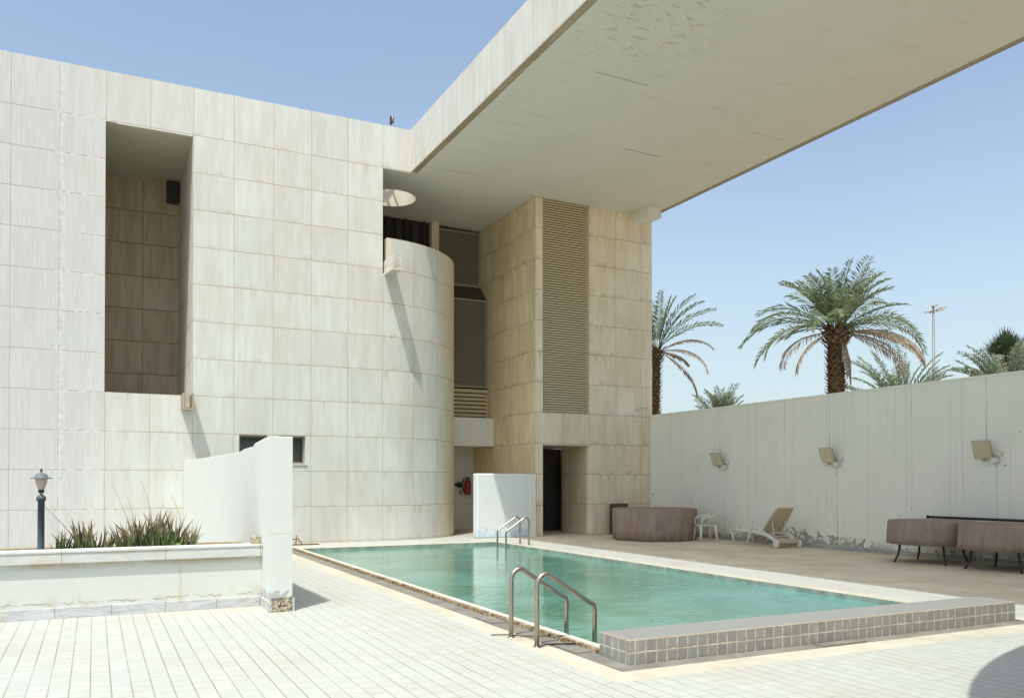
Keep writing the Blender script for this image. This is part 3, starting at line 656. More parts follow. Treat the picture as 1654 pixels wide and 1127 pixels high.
f.add([(LX1, 24.4, 0), (LX1, F0 + .17, 0), (LX1, F0 + .17, DT), (LX1, 24.4, DT)])
f.add([(LX0, F0, DT), (LX0, 25.6, DT), (LX1 + .17, 25.6, DT), (LX1 + .17, F0, DT)], mi=2)
f.add([(LX1, 24.4, 0), (LX1, 24.4, DT), (14.6, 25.6, DT), (14.6, 25.6, 0)])
f.add([(LX0, 25.6, 0), (14.6, 25.6, 0), (14.6, 25.6, DT), (LX0, 25.6, DT)], mi=1)
B(f, 'entrance_recess', [M['side'], M['doordk'], M['soffit']])
f = MB(); f.box(12.36, 14.2, 25.35, 25.4, 0.03, 2.6); dr = B(f, 'door', M['doordk'])
f = MB()
for k in range(10): f.box(12.5, 13.9, 25.32, 25.345, .15 + k * .08, .19 + k * .08)
o = B(f, 'door_louvre', M['slotbrown']); o.parent = dr; o.matrix_parent_inverse = Matrix.Identity(4)
f = MB()     # reveals of the tall louvre
f.add([(LX0, F0, LB), (LX0, F0 + .17, LB), (LX0, F0 + .17, TT), (LX0, F0, TT)]); f.add([(LX0, F0 + .17, LB), (LX0, F0, LB), (LX1 + .17, F0, LB), (LX1 + .17, F0 + .17, LB)])
B(f, 'louvre_reveal', M['tower'])
screen(LX0, LX1, F0 + .07, LB + .005, TT, .0762, 'louvre', 'louvre', depth=.07, ft=.015, back='interior')
# roof slab with its round opening
HX, HY, HR = 8.2, 25.0, .78
f = MB()
def slab(zf, flip, mi, mb):
    S = [(HX - .9, HX + .9, HY - .9, HY + .9)]
    rects = [(8.03, 16.4, -13, F0), (7.0, HX - .9, F0, 31), (HX + .9, 16.4, F0, 31), (HX - .9, HX + .9, F0, HY - .9), (HX - .9, HX + .9, HY + .9, 31)]
    for a, b_, c, e in rects:
        q = [(a, c, zf(a)), (b_, c, zf(b_)), (b_, e, zf(b_)), (a, e, zf(a))]
        mb.add(q[::-1] if flip else q, mi=mi)
    n_ = 48
    for i in range(n_):
        t0, t1 = 2 * math.pi * i / n_, 2 * math.pi * (i + 1) / n_
        def sq(t):
            c_, s_ = math.cos(t), math.sin(t); k = .9 / max(abs(c_), abs(s_)); return (HX + c_ * k, HY + s_ * k)
        ci = lambda t: (HX + HR * math.cos(t), HY + HR * math.sin(t))
        q = [(*ci(t0), zf(ci(t0)[0])), (*sq(t0), zf(sq(t0)[0])), (*sq(t1), zf(sq(t1)[0])), (*ci(t1), zf(ci(t1)[0]))]
        mb.add(q[::-1] if flip else q, mi=mi)
slab(SOF, True, 0, f)
slab(lambda x: TOP - .25, False, 1, f)
f.add([(-14, F0 + .3, TOP - .25), (7.0, F0 + .3, TOP - .25), (7.0, 34.7, TOP - .25), (-14, 34.7, TOP - .25)], mi=1)
rf = B(f, 'roof_slab', [M['soffit'], M['roof']], weld=False)
f = MB()
f.add([(8.03, F0, 10.46), (8.03, -13, 10.46), (8.03, -13, TOP), (8.03, F0, TOP)])
f.add([(16.4, -13, SOF(16.4) - .01), (16.4, 31, SOF(16.4) - .01), (16.4, 31, TOP), (16.4, -13, TOP)])
f.add([(8.03, -13, 10.4), (16.4, -13, 10.36), (16.4, -13, TOP), (8.03, -13, TOP)])
# parapet tops and inner faces
f.box(8.031, 8.25, -13, F0 + .25, TOP - .26, TOP, skip='lb'); f.box(-14, 8.03, F0 + .001, F0 + .25, TOP - .26, TOP, skip='fb'); f.box(16.2, 16.399, -13, 31, TOP - .26, TOP, skip='rb')
o = B(f, 'roof_fascia', M['facade'], weld=False)
f = MB()
f.add([(8.034, F0 - .1, 10.462), (8.20, F0 - .1, 10.462), (8.20, -13, 10.462), (8.034, -13, 10.462)][::-1])
f.box(8.032, 8.05, -13, F0 - .02, 10.45, 10.475); f.box(8.19, 8.21, -13, F0 - .02, 10.455, 10.47)
f.box(16.27, 16.31, -13, 22.68, 10.352, SOF(16.3)); f.box(16.36, 16.398, -13, 22.68, 10.345, SOF(16.3))
B(f, 'drip_edge', M['trim'])
f = MB(); n_ = 48
for i in range(n_):
    t0, t1 = 2 * math.pi * i / n_, 2 * math.pi * (i + 1) / n_
    c0, c1 = (HX + HR * math.cos(t0), HY + HR * math.sin(t0)), (HX + HR * math.cos(t1), HY + HR * math.sin(t1))
    f.add([(*c1, 10.46), (*c0, 10.46), (*c0, TOP - .05), (*c1, TOP - .05)], smooth=True)
sk = B(f, 'roof_opening', M['shaft'])
f = MB(); f.tube([(7.72 + t_ * .95, 25.45, 11.74 + .42 * t_ * t_) for t_ in [k / 6 for k in range(-6, 7)]], .045)
f.tube([(8.02, HY - .9, TOP + .03), (8.02, HY + .9, TOP + .03)], .05); f.tube([(8.32, HY - .9, TOP + .03), (8.25, HY + .9, TOP + .03)], .03)
o = B(f, 'guard_bars', M['pole']); o.parent = sk; o.matrix_parent_inverse = Matrix.Identity(4)
# far end support of the roof, behind the camera's right shoulder
f = MB(); f.box(12.0, 16.3, -13, -9, 0, 10.36); B(f, 'support_pier', M['tower'])
# channel under the roof on the tower and the small pipe
f = MB(); f.box(15.66, 15.70, F0 - .85, F0, 10.07, SOF(15.7)); f.box(16.12, 16.16, F0 - .85, F0, 10.07, SOF(16.1)); f.box(15.70, 16.12, F0 - .82, F0, 10.072, SOF(15.9)); f.box(15.70, 16.12, F0 - .85, F0 - .82, 10.07, 10.12)
B(f, 'roof_gutter', M['beam'])
f = MB(); f.tube([(15.80, F0 - .06, 3.98), (15.80, F0 - .10, 4.06), (15.84, F0 - .10, 4.08), (16.30, F0 - .10, 4.08)], .022); B(f, 'overflow_pipe', M['plastic'])

# ------------------------------------------------------------------ boundary wall
bw = thing('boundary_wall', 'long grey painted boundary wall with flaking foot beside the pool', 'wall', (16.33, 4, 0))
f = MB(); f.box(16.33, 16.58, -16, F0 - .002, -.45, 3.80); under(bw, f, 'wall_face', M['wall'])
f = MB(); f.box(16.31, 16.60, -16, F0 - .003, 3.80, 3.845); under(bw, f, 'coping', M['wall'])
f = MB(); f.box(16.312, 16.33, -16, F0 - .003, 0, .105); under(bw, f, 'skirting', M['wallskirt'])
f = MB()
for a, b_ in ((19.27, 19.06), (15.19, 14.95), (11.09, 10.88)):
    f.tube([(16.322, a, 3.8), (16.322, a, 2.45)], .011, 6); f.tube([(16.322, b_, 2.1), (16.322, b_, .1)], .011, 6)
under(bw, f, 'conduit', M['wall'])

# floodlights
fl = thing('floodlight', 'square yellowed floodlight nearest the travertine tower', 'floodlight', (16.33, 19.02, 2.1), group='floodlights on the boundary wall')
nrm = Vector((-math.cos(R(30)), -.25, -math.sin(R(30)))).normalized(); ay = nrm.cross(Vector((0, 0, 1))).normalized(); az = ay.cross(nrm).normalized()
cc = Vector((-.24, .13, .20))
if True:
    f = MB(); f.obox(cc - nrm * .03, ay, nrm, az, .175, .03, .20); f.build('housing', M['lamphouse'], fl, bevel=.012)
    f = MB(); f.obox(cc + nrm * .004, ay, nrm, az, .157, .006, .182); f.build('glass', M['lampglass'], fl, bevel=.004)
    f = MB(); f.tube([cc - nrm * .06 - az * .12, (-.12, .03, .06), (-.02, .0, .06)], .020, 6); f.obox(cc - az * .22 - nrm * .03, ay, nrm, az, .03, .05, .03); f.build('bracket', M['lamphouse'], fl)
    f = MB(); f.box(-.12, -.002, -.10, .04, -.06, .05); f.box(-.07, -.002, -.16, -.06, .08, .17); f.build('junction_box', M['box'], fl, bevel=.008)
for y_, lab in ((14.93, 'square yellowed floodlight between the other two, above the sun lounger end of the wall'), (10.90, 'square yellowed floodlight above the covered tables at right')):
    c_ = copy_tree(fl); c_.location = (16.33, y_, 2.1); c_['label'] = lab

# ------------------------------------------------------------------ low white wall by the tower
f = MB(); f.box(10.10, 11.80, 22.66, 22.97, 0, 1.91); lw = f.build('low_wall', M['lowwall'], bevel=.035, seg=3)
tag(lw, 'low white painted wall with blue paint showing at its foot, beside the tower', 'wall')
f = MB(); f.box(11.80, 12.05, 22.63, 22.69, 0, 1.905); f.box(11.86, 12.05, 22.60, 22.63, 0, .05)
o = f.build('edge_strip', M['beam'], lw, bevel=.006)

# fire hose and wall fittings
fe = thing('fire_extinguisher', 'red fire extinguisher with black hose hanging in the recess behind the low white wall', 'fire extinguisher', (11.78, 27.25, 1.22))
f = MB(); f.lathe([(0, 0), (.10, .01), (.115, .05), (.115, .42), (.09, .48), (.03, .51), (.03, .55), (0, .56)], n=20); f.build('cylinder', M['red'], fe)
f = MB(); f.tube([(0, 0, .55), (-.06, 0, .60), (-.15, 0, .55), (-.19, 0, .42), (-.19, 0, .25), (-.15, 0, .10), (-.10, -.05, .04)], .018, 8); f.build('hose', M['hose'], fe)
f = MB(); f.box(-.05, .05, .08, .15, .1, .5); f.build('bracket', M['darkmetal'], fe)
f = MB(); f.box(-.04, .10, -.02, .02, .55, .60); f.build('handle', M['darkmetal'], fe)
vv_ = thing('alarm_bell', 'small round black bell on the recess wall left of the extinguisher', 'bell', (11.50, 27.33, 1.56))
f = MB(); f.T = Matrix.Rotation(R(90), 4, 'X'); f.lathe([(0, .1), (.07, .09), (.10, .03), (.10, -.05), (0, -.05)], n=18); f.build('gong', M['darkmetal'], vv_)
f = MB(); f.box(-.16, -.06, -.02, .06, -.04, .04); f.build('mount', M['wood'], vv_)
tp = thing('tap', 'small brass tap low on the recess wall under the black bell', 'tap', (11.53, 27.36, 1.25))
f = MB(); f.tube([(0, .03, .05), (0, -.08, .05), (0, -.10, 0), (0, -.10, -.04)], .02, 8); f.build('spout', M['rust'], tp)
f = MB(); f.tube([(-.04, -.05, .11), (.04, -.05, .11)], .014, 6); f.tube([(0, -.05, .05), (0, -.05, .11)], .01, 6); f.build('handle', M['rust'], tp)

# ------------------------------------------------------------------ planter and partition wall
pw = thing('partition_wall', 'white plastered partition wall ending in a pier, left of the pool', 'wall', (2.15, 16.8, 0))
f = MB(); x0, x1 = 2.02, 2.285
prof = [(10.95, 2.235), (11.5, 2.235), (12.2, 2.20), (12.35, 2.16), (13.2, 2.15), (13.6, 2.12), (16, 2.13), (19, 2.16), (22.69, 2.19)]
for (ya, za), (yb, zb) in zip(prof, prof[1:]):
    f.add([(x0, yb, 0), (x0, ya, 0), (x0, ya, za), (x0, yb, zb)]); f.add([(x1, ya, 0), (x1, yb, 0), (x1, yb, zb), (x1, ya, za)]); f.add([(x0, ya, za), (x1, ya, za), (x1, yb, zb), (x0, yb, zb)])
f.add([(x0, 10.95, .17), (x1, 10.95, .17), (x1, 10.95, 2.235), (x0, 10.95, 2.235)])
f.add([(x0, 10.97, 0), (x1, 10.97, 0), (x1, 10.97, .17), (x0, 10.97, .17)]); f.add([(x0, 10.95, .17), (x0, 10.97, .17), (x1, 10.97, .17), (x1, 10.95, .17)])
under(pw, f, 'wall_body', M['pier'], bevel=.012)
rr = random.Random(5); f = MB()
for k in range(34):
    cx_, cz = rr.uniform(2.0, 2.29), rr.uniform(.01, .15); s_ = rr.uniform(.015, .04)
    f.obox((cx_, 10.955 + rr.uniform(-.006, .006), cz), (1, rr.uniform(-.3, .3), rr.uniform(-.5, .5)), (0, 1, 0), (rr.uniform(-.5, .5), 0, 1), s_, .02, s_ * .7)
f.box(2.0, 2.3, 10.955, 10.99, 0, .14)
under(pw, f, 'rubble_base', M['rubble'])
f = MB(); f.box(1.995, 2.02, 10.93, 11.585, 0, .125); f.box(2.285, 2.31, 10.93, 11.0, 0, .17); under(pw, f, 'skirting', M['skirt'])
f = MB(); f.obox((1.955, 11.7, .875), (1, .2, 0), (-.2, 1, 0), (0, 0, 1), .055, .06, .05); st = f.build('stone_block', M['rubble'], bevel=.012)
tag(st, 'small broken mortar block lying on the planter coping against the pier', 'stone')

pt = thing('planter', 'long white rendered planter with marble coping at left', 'planter', (-5, 12.5, 0))
f = MB(); f.box(-14, 2.018, 11.62, 11.80, 0, .66); f.box(-14, 2.018, 13.42, 13.55, 0, .66); under(pt, f, 'planter_wall', M['planter'])
f = MB(); f.box(-14, 2.017, 11.56, 11.84, .665, .79); f.box(-14, 2.017, 11.55, 11.86, .79, .825); under(pt, f, 'coping', M['coping'], bevel=.008)
f = MB(); f.box(-14, 2.017, 13.38, 13.60, .66, .745); under(pt, f, 'rear_coping', M['trim'], bevel=.008)
f = MB(); f.box(-14, 1.994, 11.597, 11.62, 0, .13); under(pt, f, 'skirting', M['skirt'], bevel=.004)
f = MB(); nx, ny = 120, 8
for i in range(nx):
    for j in range(ny):
        P = lambda a, b_: (-10 + 12 * a / nx, 11.8 + 1.62 * b_ / ny, .62 + .03 * math.sin(a * 1.3) * math.cos(b_ * 2 + a * .7))
        f.add([P(i, j), P(i + 1, j), P(i + 1, j + 1), P(i, j + 1)], smooth=True)
under(pt, f, 'soil', M['soil'])

# aloe clumps
def clump(name, label, x0, x1, yc, n_, hmax, seed, cat='aloe'):
    rr = random.Random(seed); t = thing(name, label, cat, ((x0 + x1) / 2, yc, .62), group='aloe clumps in the planter'); f = MB()
    hw = (x1 - x0) / 2
    for i in range(n_):
        bx = rr.uniform(-hw * .85, hw * .85); by = rr.uniform(-.32, .32)
        e = 1 - .45 * (abs(bx) / hw) ** 2
        h = hmax * e * rr.uniform(.5, 1.12); az_ = rr.uniform(0, 2 * math.pi); lean = rr.uniform(.05, .42) * h
        dx = math.cos(az_) * lean + bx * .22; dy = math.sin(az_) * lean
        wd = rr.uniform(.020, .034); uu = rr.random(); face = rr.uniform(0, math.pi); sx, sy = math.cos(face), math.sin(face)
        tw = rr.uniform(-.05, .05); prev = None
        for k in range(6):
            t_ = k / 5; ww = wd * (1 - t_ ** 1.6) + .0012
            c_ = Vector((bx + dx * t_ ** 1.7 + tw * math.sin(t_ * 3), by + dy * t_ ** 1.7, h * t_ * (1 - .08 * t_)))
            L, R_, D = c_ + Vector((sx, sy, 0)) * ww, c_ - Vector((sx, sy, 0)) * ww, c_ + Vector((-sy, sx, -.3)) * ww * .7
            if prev:
                for a_, b_ in ((0, 2), (2, 1)):
                    cur = (L, R_, D)
                    f.add([prev[a_], prev[b_], cur[b_], cur[a_]], [(uu, t_ - .2), (uu, t_ - .2), (uu, t_), (uu, t_)], smooth=True)
            prev = (L, R_, D)
    f.build('leaves', M['aloe'], t, weld=False); return t
a1 = clump('aloe_clump', 'smaller green aloe clump nearest the lamp post', -.44, .22, 12.5, 85, .56, 11)
a2 = clump('aloe_clump', 'wide brown-tipped aloe clump in front of the partition wall', .26, 1.30, 12.5, 210, .66, 12)
f = MB()
for p0, p1 in (((-.05, 0, .2), (-.46, -.05, .72)),): f.tube([p0, ((p0[0] + p1[0]) / 2, 0, .48), p1], .004, 4)
f.build('dry_stalk', M['stalk'], a1)
f = MB()
for p0, p1 in (((-.3, 0, .25), (-.56, 0, 1.0)), ((-.28, 0, .3), (-.38, 0, .85)), ((-.05, .1, .4), (-.20, .1, 1.05)), ((.32, 0, .4), (.17, 0, .86))): f.tube([p0, ((p0[0] + p1[0]) / 2 + .02, 0, (p0[2] + p1[2]) / 2), p1], .0025, 4)
f.build('dry_stalk', M['stalk'], a2)
def weed(name, label, loc, s, seed, n_=16):
    rr = random.Random(seed); t = thing(name, label, 'weed', loc); f = MB()
    for i in range(n_):
        az_ = rr.uniform(0, 6.28); l = s * rr.uniform(.4, 1); w_ = l * .32; h = s * rr.uniform(.2, 1)
        d_ = Vector((math.cos(az_), math.sin(az_), 0)); q = Vector((-d_.y, d_.x, 0)); b_ = d_ * l * .3 + Vector((0, 0, h))
        f.add([b_, b_ + d_ * l * .4 + q * w_ + Vector((0, 0, l * .2)), b_ + d_ * l, b_ + d_ * l * .4 - q * w_ + Vector((0, 0, l * .2))], [(rr.random(), 0)] * 4)
        f.tube([(0, 0, 0), b_ * .6, b_], .003, 4, cap=False)
    f.build('leaves', M['weed'], t, weld=False)
weed('weed', 'bright green weed with broad leaves among the larger aloe clump', (.88, 12.15, .62), .20, 3)
weed('weed', 'low green weed by the foot of the partition wall', (1.47, 12.3, .64), .11, 4)

# garden lamp
gl = thing('garden_lamp', 'blue-grey garden lamp post with urn shaped glass in the planter', 'lamp post', (-.63, 12.8, .6))
f = MB(); f.lathe([(.0, 0), (.065, 0), (.062, .03), (.042, .05), (.042, .80), (.058, .805), (.058, .85), (.045, .87), (.02, .88), (.02, .90), (0, .90)], n=20); f.build('post', M['postblue'], gl)
f = MB(); f.lathe([(.0, .905), (.03, .905), (.038, .93), (.034, .955), (0, .955)], n=18); f.build('socket', M['darkmetal'], gl)
f = MB(); f.lathe([(.033, .95), (.052, .99), (.068, 1.04), (.074, 1.09), (.074, 1.108)], n=24); f.build('globe', M['globe'], gl)
f = MB(); f.lathe([(.128, 1.098), (.13, 1.106), (.085, 1.118), (.075, 1.14), (.055, 1.162), (.02, 1.178), (.012, 1.19), (0, 1.195)], n=24); cp = f.build('cap', M['lampcap'], gl)
f = MB(); f.lathe([(.010, 1.185), (.016, 1.2), (.012, 1.22), (.004, 1.235), (0, 1.235)], n=12); f.build('finial', M['darkmetal'], cp)

# ------------------------------------------------------------------ pool ladders
def ladder(label, x, ys, sgn, reach, water):
    t = thing('pool_ladder', label, 'pool ladder', (x, sum(ys) / 2, 0), group='pool ladders'); r_ = .0255
    cyy = sum(ys) / 2
    for y_ in ys:
        f = MB(); path = [(0, 0), (0, .60)]
        for k in range(1, 8):     # round top bend
            a = R(180 - k * 143 / 7.5); path.append((.105 + .105 * math.cos(a), .60 + .125 * math.sin(a)))
        e = (reach, .36); sx_, sz_ = path[-1]
        for k in (.33, .66, .92): path.append((sx_ + (e[0] - .03 - sx_) * k, sz_ + (e[1] + .03 - sz_) * k))
        path += [(reach - .012, .385), (reach, .33), (reach, .2), (reach, water - .25)]
        f.tube([(sgn * a, y_ - cyy, b_) for a, b_ in path], r_, 12); ra = f.build('handrail', M['steel'], t)
        f = MB(); f.lathe([(.0, .012), (.030, .011), (.040, .004), (.040, 0)], c=(0, y_ - cyy, 0), n=18); f.build('base_flange', M['steel'], ra)
    f = MB()
    for k in (0, 1): f.box(sgn * reach - .03, sgn * reach + .03, ys[0] - cyy, ys[1] - cyy, water - .12 - .1 * k, water - .10 - .1 * k)
    f.build('rung', M['steel'], t)
    return t
ladder('steel pool ladder on the near left edge of the pool', 3.985, (7.47, 8.05), 1, .68, -.07)
ladder('smaller looking steel pool ladder at the far edge by the low white wall', 10.235, (19.62, 20.14), -1, .67, -.07)
# wire left around the ladder feet
f = MB(); f.tube([(3.83, 8.22, .012), (3.98, 8.12, .02), (4.10, 7.98, .015), (4.36, 7.86, .02), (4.37, 7.88, .03)], .006, 5); tag(f.build('loose_cable', M['darkmetal']), 'thin dark cable lying across the stone border at the farther foot of the near ladder', 'cable'); f = MB(); f.tube([(3.98, 7.42, .01), (4.08, 7.46, .02), (4.25, 7.42, .02), (4.38, 7.30, .03)], .009, 5)
tag(f.build('loose_cable', M['darkmetal']), 'thin dark cable lying across the stone border at the nearer foot of the near ladder', 'cable')
# rusty rebar stub at the far left corner
f = MB()
f.tube([(3.9, 22.0, 0), (3.92, 22.0, .26)], .012, 6); f.tube([(3.6, 21.9, .0), (3.75, 21.9, .16), (3.95, 21.95, .17), (4.05, 22, .05), (4.06, 22, 0)], .014, 6); f.box(3.8, 4.5, 21.9, 22.15, 0.001, .02)
tag(f.build('rusty_pipe_stub', M['rust'], loc=(.85, .35, 0)), 'bent rusty pipe stub on the deck at the far left corner of the pool', 'pipe')

# ------------------------------------------------------------------ covered tables
def cover(mb, r, z0, z1, seed, skirt=1.0):
    rr = random.Random(seed); ph = [rr.uniform(0, 6.28) for _ in range(5)]
    def wob(k, j):
        fz = {0: 1.0, 1: 1.0, 2: .7, 3: .35, 4: .15}.get(j, .05); t = k * 2 * math.pi
        return 1 + 2.6 * fz * (.010 * math.sin(3 * t + ph[0]) + .008 * math.sin(7 * t + ph[1]) + .006 * math.sin(13 * t + ph[2]) + .006 * math.sin(23 * t + ph[3]) + .004 * math.sin(41 * t + ph[4]))
    h = z1 - z0
    mb.lathe([(r * skirt - .012, z0), (r * skirt, z0), (r * (skirt * .6 + .4), z0 + h * .35), (r * .995, z0 + h * .7), (r * .992, z1 - .03), (r * .985, z1 - .006), (r * .965, z1), (r * .6, z1 + .012), (0.001, z1 + .018)], n=96, wob=wob)
bt = thing('covered_round_table', 'large round table under a taupe canvas cover reaching the floor, beside the tower', 'table', (14.6, 20.1, 0), group='canvas covered tables')
f = MB(); cover(f, 1.225, .015, .90, 1, .975); f.build('cover', M['canvas'], bt)
f = MB(); f.tube([(-1.0, 0, .86), (1.0, 0, .86)], .03, 6); f.tube([(0, 0, 0), (0, 0, .86)], .06, 8); f.build('frame', M['wood'], bt)
f = MB(); f.box(14.62, 15.28, 22.46, 22.52, 0, .975); f.box(14.66, 14.72, 22.44, 22.46, 0, .96); f.box(15.0, 15.2, 22.43, 22.46, .85, .95)
tag(f.build('wooden_board', M['wood'], bevel=.005), 'dark wooden board standing behind the large covered table against the tower', 'board')
def ctable(label, x, y, seed, rz):
    t = thing('covered_table', label, 'table', (x, y, 0), rz, 'canvas covered tables')
    f = MB(); cover(f, .825, .385, .865, seed, 1.0); f.build('cover', M['canvas'], t)
    f = MB(); f.lathe([(0, .80), (.78, .80), (.78, .84), (0, .84)], n=32); f.build('tabletop', M['wood'], t)
    for k in range(4):
        a = R(45 + 90 * k); f = MB(); c_, s_ = math.cos(a), math.sin(a)
        f.tube([(c_ * .60, s_ * .60, .80), (c_ * .61, s_ * .61, .40), (c_ * .65, s_ * .65, .16), (c_ * .72, s_ * .72, .03), (c_ * .73, s_ * .73, .0)], [.026, .026, .022, .02, .03], 8)
        f.build('leg', M['darkmetal'], t)
ctable('round table with short taupe canvas cover, left one of the pair at right', 15.50, 11.75, 2, R(13))
ctable('round table with short taupe canvas cover, cut by the right edge of the photo', 15.45, 10.09, 3, R(5))
f = MB(); f.tube([(16.13, 12.3, .905), (16.12, 11, .905), (16.11, 8.2, .905)], .027, 8)
f.tube([(16.13, 12.32, .905), (16.13, 12.28, .905)], .036, 8)
tag(f.build('dark_pole', M['darkmetal']), 'long dark pole lying on top of the covered tables along the wall', 'pole')

# ------------------------------------------------------------------ plastic armchair (front = -X)
ch = thing('plastic_armchair', 'white plastic armchair between the large covered table and the sun lounger', 'chair', (15.44, 18.84, 0), math.atan2(.29, -.96) - math.pi)
f = MB(); f.box(-.24, .20, -.235, .235, .425, .452); f.box(-.255, -.235, -.22, .22, .40, .45); f.build('seat', M['plastic'], ch, bevel=.012)
for sy in (-1, 1):
    f = MB(); f.tube([(-.22, sy * .225, .44), (-.235, sy * .24, .22), (-.26, sy * .26, 0)], [.046, .038, .030], 8, flat=.7); f.build('leg', M['plastic'], ch)
    f = MB(); f.tube([(.20, sy * .215, .47), (.22, sy * .23, .22), (.26, sy * .25, 0)], [.044, .036, .030], 8, flat=.7); f.build('leg', M['plastic'], ch)
    f = MB(); f.tube([(-.20, sy * .24, .44), (-.215, sy * .265, .56), (-.20, sy * .275, .635), (-.12, sy * .28, .665), (.05, sy * .27, .69), (.18, sy * .25, .72), (.25, sy * .22, .76)], [.030, .030, .034, .038, .036, .032, .028], 8, flat=.65)
    f.tube([(-.02, sy * .235, .45), (-.0, sy * .26, .56), (.02, sy * .27, .68)], .014, 6); f.build('armrest', M['plastic'], ch)
f = MB()
f.tube([(.25, -.235, .74), (.285, -.20, .80), (.30, -.10, .825), (.305, 0, .83), (.30, .10, .825), (.285, .20, .80), (.25, .235, .74)], .022, 8)
for k in range(5):
    yy = -.16 + .08 * k; f.tube([(.195, yy * .9, .44), (.235, yy, .60), (.295, yy, .81)], [.018, .020, .022], 6, flat=.6)
f.tube([(.195, -.21, .44), (.25, -.235, .76)], .020, 6); f.tube([(.195, .21, .44), (.25, .235, .76)], .020, 6)
f.build('backrest', M['plastic'], ch)

# ------------------------------------------------------------------ sun lounger (foot = +Y, head = -Y)
lo = thing('sun_lounger', 'white plastic sun lounger with raised slatted back against the boundary wall', 'sun lounger', (15.72, 16.85, 0), R(-4))
for sx in (-1, 1):
    f = MB(); X = sx * .315
    f.tube([(X, .98, .36), (X, .6, .365), (X, .1, .36), (X, -.25, .345), (X, -.55, .30), (X, -.78, .21), (X, -.93, .10)], [.032, .032, .038, .048, .054, .050, .040], 8, flat=1.0); f.build('side_rail', M['plastic'], lo)
    f = MB(); f.tube([(X, .92, .36), (X * 1.02, .80, .0)], [.034, .024], 8); f.build('leg', M['plastic'], lo)
    f = MB(); f.tube([(X, .12, .35), (X * 1.02, .30, 0)], [.034, .024], 8); f.build('leg', M['plastic'], lo)
    f = MB(); f.tube([(X * 1.06, .10, .37), (X * 1.10, .06, .47), (X * 1.12, -.05, .515), (X * 1.12, -.2, .49), (X * 1.12, -.42, .40), (X * 1.08, -.60, .31)], [.016, .02, .026, .026, .022, .018], 8); f.build('armrest', M['plastic'], lo)
    f = MB(); f.T = Matrix.Translation((X * 1.14, -.92, .105)) @ Matrix.Rotation(R(90), 4, 'Y'); f.lathe([(0, -.028), (.07, -.028), (.10, -.024), (.105, -.01), (.105, .01), (.10, .024), (.07, .028), (.035, .034), (0, .034)], n=24)
    wh = f.build('wheel', M['plastic'], lo)
f = MB()
for k in range(13): f.box(-.29, .29, .94 - .092 * k, .94 - .092 * k + .062, .362, .380)
f.box(-.30, .30, .95, 1.03, .30, .385); f.build('seat', M['plastic'], lo, bevel=.005)
f = MB()    # raised backrest: hinge at y=-.22, z=.38
hp = Vector((0, -.30, .37)); ang = R(49); dv_ = Vector((0, -math.cos(ang), math.sin(ang))); nv = Vector((0, -math.sin(ang), -math.cos(ang)))
Lb = .79
for k in range(8): f.obox(hp + dv_ * (.05 + .098 * k), (1, 0, 0), dv_, nv, .275, .0425, .011)
for sx in (-1, 1): f.obox(hp + dv_ * Lb / 2, (1, 0, 0), dv_, nv, .0, .0, .0) if False else f.tube([hp + Vector((sx * .285, 0, 0)), hp + dv_ * .4 + Vector((sx * .29, 0, 0)), hp + dv_ * Lb + Vector((sx * .25, 0, 0))], .026, 8)
f.obox(hp + dv_ * (Lb + .01), (1, 0, 0), dv_, nv, .25, .045, .016)
f.build('backrest', M['plasticold'], lo, bevel=.006)
f = MB()
for sx in (-1, 1): f.tube([hp + dv_ * .42 + nv * .02 + Vector((sx * .2, 0, 0)), (sx * .2, -.66, .27)], .014, 6)
f.tube([(-.2, -.66, .27), (.2, -.66, .27)], .014, 6); f.build('back_strut', M['plastic'], lo)
f = MB(); f.box(-.29, .29, -.94, -.50, .20, .225); f.box(-.30, .30, -.96, -.93, .12, .235); f.tube([(-.37, -.92, .105), (.37, -.92, .105)], .014, 8); f.build('rear_shelf', M['plasticold'], lo, bevel=.008)

# ------------------------------------------------------------------ palms
def frond(mb, base, az_, el, L, droop, n_=44, ll=.42, width=1.0, rng=random, mi=0, vee=.5, twist=0., rach=.018):
    """arching frond: rachis polyline and narrow leaflets on both sides"""
    p = Vector(base); pts = [p.copy()]; dirs = []; e = el; seg = 18; hd = Vector((math.cos(az_), math.sin(az_), 0))
    for k in range(seg):
        d_ = hd * math.cos(e) + Vector((0, 0, math.sin(e))); dirs.append(d_); p = p + d_ * (L / seg); pts.append(p.copy())
        e -= droop / seg * (0.35 + 1.3 * k / seg)
    dirs.append(dirs[-1]); uu = rng.random()
    mb.tube(pts, [rach * (1 - .85 * k / seg) + .002 for k in range(seg + 1)], 4, mi=mi, cap=False)
    side0 = hd.cross(Vector((0, 0, 1))).normalized()
    for j in range(n_):
        t = .14 + .86 * j / (n_ - 1); k = min(seg - 1, int(t * seg)); fr = t * seg - k
        c_ = pts[k].lerp(pts[k + 1], fr); d_ = dirs[k]; upv = side0.cross(d_).normalized()
        env = min(1, .35 + 3.0 * (t - .14)) * (1 - .55 * max(0, t - .5) / .5)
        for s_ in (-1, 1):
            l = ll * env * rng.uniform(.7, 1.2); sd = (side0 * s_ * math.cos(twist) + upv * math.sin(twist) * s_)
            v_ = (d_ * rng.uniform(.50, .95) + sd * rng.uniform(.55, .95) + upv * vee * rng.uniform(.5, 1.2) + Vector((0, 0, -.25))).normalized()
            w_ = .022 * width * rng.uniform(.8, 1.2); q = v_.cross(upv if j % 2 else sd).normalized() * w_
            mid = c_ + v_ * l * .5; tip = c_ + v_ * l + Vector((0, 0, -.10 * l)); un = uu * .6 + rng.random() * .4
            mb.add([c_ - q * .6, mid - q, tip, mid + q], [(un, 0), (un, .5), (un, 1), (un, .5)], mi)
